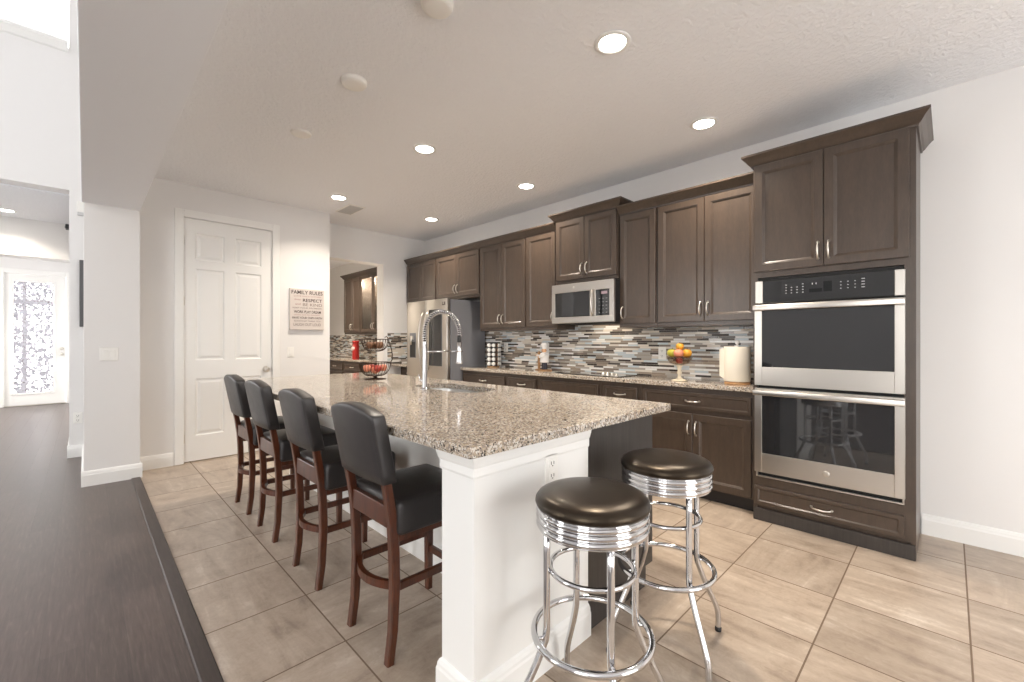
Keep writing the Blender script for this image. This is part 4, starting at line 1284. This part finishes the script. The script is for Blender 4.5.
def make_chair():
    t = thing('counter_chair', '', 'chair', (0, 0, 0), 0, 'leather counter chairs along the island')
    W = .185
    zs = [0, .06, .12, .20, .30, .42, .54, .64, .72, .80]
    for s in (-1, 1):
        b = MB(); sweep_rect(b, [(s * (W - .02), rear_leg_path(z) + .02, z) for z in zs], .034, [.030, .031, .032, .034, .036, .036, .036, .034, .034, .032]); b.build('leg', M['cherry'], t)
    for s in (-1, 1):
        b = MB(); sweep_rect(b, [(s * (W - .018), .195 - .012 * (1 - z / .5) * 0, z) for z in (0, .1, .3, .52)], [.030, .033, .036, .038], [.030, .033, .036, .038]); b.build('leg', M['cherry'], t)
    # seat rails
    b = MB()
    b.box((-W + .038, rear_leg_path(.55) + .006, .52), (W - .038, rear_leg_path(.55) + .030, .605), .003)
    for s in (-1, 1): b.box((s * (W - .006), -.185, .465), (s * (W - .028), .178, .52), .003)
    b.box((-W + .036, .185, .47), (W - .036, .207, .52), .003)
    b.build('seat_rail', M['cherry'], t)
    # stretchers
    b = MB()
    rows = []
    for k in range(13):
        s = -1 + k / 6
        x = s * (W - .036); y = -.172 - .052 * (1 - s * s)
        rows.append([b.v((x, y + dy, .285 + dz)) for dy, dz in ((-.011, -.016), (.011, -.016), (.011, .016), (-.011, .016))])
    for A, B in zip(rows, rows[1:]):
        for k in range(4): b.f([A[k], A[(k + 1) % 4], B[(k + 1) % 4], B[k]])
    b.f(rows[0][::-1]); b.f(rows[-1])
    b.build('stretcher', M['cherry'], t)
    for s in (-1, 1):
        b = MB(); b.box((s * (W - .010), -.185, .270), (s * (W - .030), .180, .302), .003); b.build('stretcher', M['cherry'], t)
    b = MB(); b.box((-W + .034, .186, .19), (W - .034, .206, .222), .003); b.build('stretcher', M['cherry'], t)
    # seat cushion
    def puff(p):
        u = max(0, 1 - (p.x / .2) ** 2) * max(0, 1 - (p.y / .21) ** 2)
        if p.z > .60: p.z += .016 * u
        return p
    b = MB()
    tb_ = bmesh.new(); bmesh.ops.create_cube(tb_, size=1)
    for v in tb_.verts: v.co = Vector((v.co.x * .405, v.co.y * .395 + .012, .559 + v.co.z * .135))
    bmesh.ops.bevel(tb_, geom=tb_.edges[:], offset=.022, segments=4, profile=.5, affect='EDGES')
    bmesh.ops.subdivide_edges(tb_, edges=[e for e in tb_.edges if e.calc_length() > .1], cuts=5, use_grid_fill=True)
    b.merge(tb_, puff, True); b.build('seat', M['leather'], t)
    # upholstered back: arched top, gently dished
    b = MB()
    nz, nx = 12, 13
    def sec(z, y0, th, w):
        r = .013
        pts = []
        for cx, cy, a in ((w / 2 - r, th - r, 0), (-w / 2 + r, th - r, 90), (-w / 2 + r, r, 180), (w / 2 - r, r, 270)):
            for k in range(5):
                q = R(a + 22.5 * k); pts.append((cx + r * math.cos(q), cy + r * math.sin(q)))
        # extra points along the long faces for the arch
        out = []
        n = len(pts)
        for i in range(n):
            out.append(pts[i]); p, q = pts[i], pts[(i + 1) % n]
            if abs(p[0] - q[0]) > .1:
                for k in range(1, 10): out.append((p[0] + (q[0] - p[0]) * k / 10, p[1] + (q[1] - p[1]) * k / 10))
        return out
    th = .064; w = .378
    rows = []
    prof_s = [(.700, 1), (.703, 0), (.74, 0), (.79, 0), (.84, 0), (.89, 0), (.915, 0), (.935, 0), (.955, .05), (.964, .22), (.969, .55), (.971, 1)]
    for z, ins in prof_s:
        y0 = rear_leg_path(z) - .004
        row = []
        for x, y in sec(z, y0, th, w):
            k = 1 - ins * .22
            xx = x * (1 - ins * .05); yy = th / 2 + (y - th / 2) * k
            arch = .030 * (1 - (2 * x / w) ** 2) * max(0, (z - .74) / .225) ** 2
            dish = -.012 * (1 - (2 * x / w) ** 2)
            row.append(b.v((xx, y0 + yy + dish, z + arch)))
        rows.append(row)
    for A, B in zip(rows, rows[1:]):
        n = len(A)
        for k in range(n): b.f([A[k], A[(k + 1) % n], B[(k + 1) % n], B[k]], True)
    def cap(row, flip):
        # grid the cap between the front and back long faces
        c = b.f(row[::-1] if flip else row, True)
        if c: bmesh.ops.triangulate(b.bm, faces=[c])
    cap(rows[0], True); cap(rows[-1], False)
    b.build('backrest', M['leather'], t)
    return t
chair = make_chair()
labels = ['black leather counter chair nearest the viewer, beside the white island end wall',
          'black leather counter chair second nearest of the four along the island',
          'black leather counter chair second farthest of the four along the island',
          'black leather counter chair farthest along the island, closest to the pantry door']
for i, (x, y, rz) in enumerate(((-1.69, 1.045, 0), (-2.40, 1.045, 0), (-3.12, 1.05, 0), (-3.725, 1.05, 0))):
    c = chair if i == 0 else copy_tree(chair)
    c.location = (x, y, 0); c.rotation_euler = (0, 0, R(rz)); c['label'] = labels[i]

# ------------------------------------------------------------------ chrome diner stools
def make_stool():
    t = thing('diner_stool', '', 'stool', (0, 0, 0), 0, 'round chrome diner stools')
    b = MB(); b.lathe([(.160, .722), (.178, .727), (.1815, .737), (.180, .746), (.172, .757), (.158, .7645), (.142, .7690), (.125, .7715), (.09, .7735), (.05, .7748), (0, .7755)], 56); b.build('seat', M['vinyl'], t)
    prof = [(.145, .655), (.171, .655), (.173, .658)]
    for k in range(3):
        z = .660 + k * .021
        prof += [(.1700, z), (.1765, z + .0025), (.1785, z + .007), (.1785, z + .011), (.1765, z + .0155), (.1700, z + .018), (.1680, z + .0195)]
    prof += [(.175, .724), (.178, .728), (.173, .732), (.145, .732)]
    b = MB(); b.lathe(prof, 56); b.build('chrome_band', M['chrome'], t)
    b = MB(); b.lathe([(0, .657), (.170, .657)], 40); b.build('seat_underside', M['black_plastic'], t)
    for k in range(4):
        a = PI / 2 * k
        ca, sa = math.cos(a), math.sin(a)
        prof = [(.150, .657), (.150, .45), (.150, .34), (.153, .315), (.164, .285), (.185, .235), (.215, .175), (.240, .125), (.252, .098), (.257, .075), (.258, .05), (.258, .012)]
        pts = []
        for (r0, z0), (r1, z1) in zip(prof, prof[1:]):
            for q in range(3): pts.append(((r0 + (r1 - r0) * q / 3), z0 + (z1 - z0) * q / 3))
        pts.append(prof[-1])
        b = MB(); b.tube([(r * ca, r * sa, z) for r, z in pts], .0115, 12); lg = b.build('leg', M['chrome'], t)
        b = MB(); b.lathe([(0, 0), (.0125, 0), (.0135, .003), (.0135, .016), (.0118, .018)], 14, (.258 * ca, .258 * sa, 0)); b.build('foot_cap', M['black_plastic'], lg)
    b = MB(); b.ring((0, 0, .525), .133, .0085, 56, 10); b.build('inner_ring', M['chrome'], t)
    b = MB(); b.ring((0, 0, .318), .185, .0105, 64, 12)
    for k in range(4):
        a = PI / 2 * k; b.tube([(.150 * math.cos(a), .150 * math.sin(a), .318), (.185 * math.cos(a), .185 * math.sin(a), .318)], .006, 8)
    b.build('foot_ring', M['chrome'], t)
    return t
stool = make_stool()
base_a = R(YAW) - PI / 2      # direction from the stool toward the viewer, roughly
stool.location = (-.808, 1.158, 0); stool.rotation_euler = (0, 0, R(-45 + 11)); stool['label'] = 'round black-topped chrome stool nearest the viewer'
s2 = copy_tree(stool); s2.location = (-.832, 1.722, 0); s2.rotation_euler = (0, 0, R(-45 + 15)); s2['label'] = 'round black-topped chrome stool farther back, nearer the oven tower'
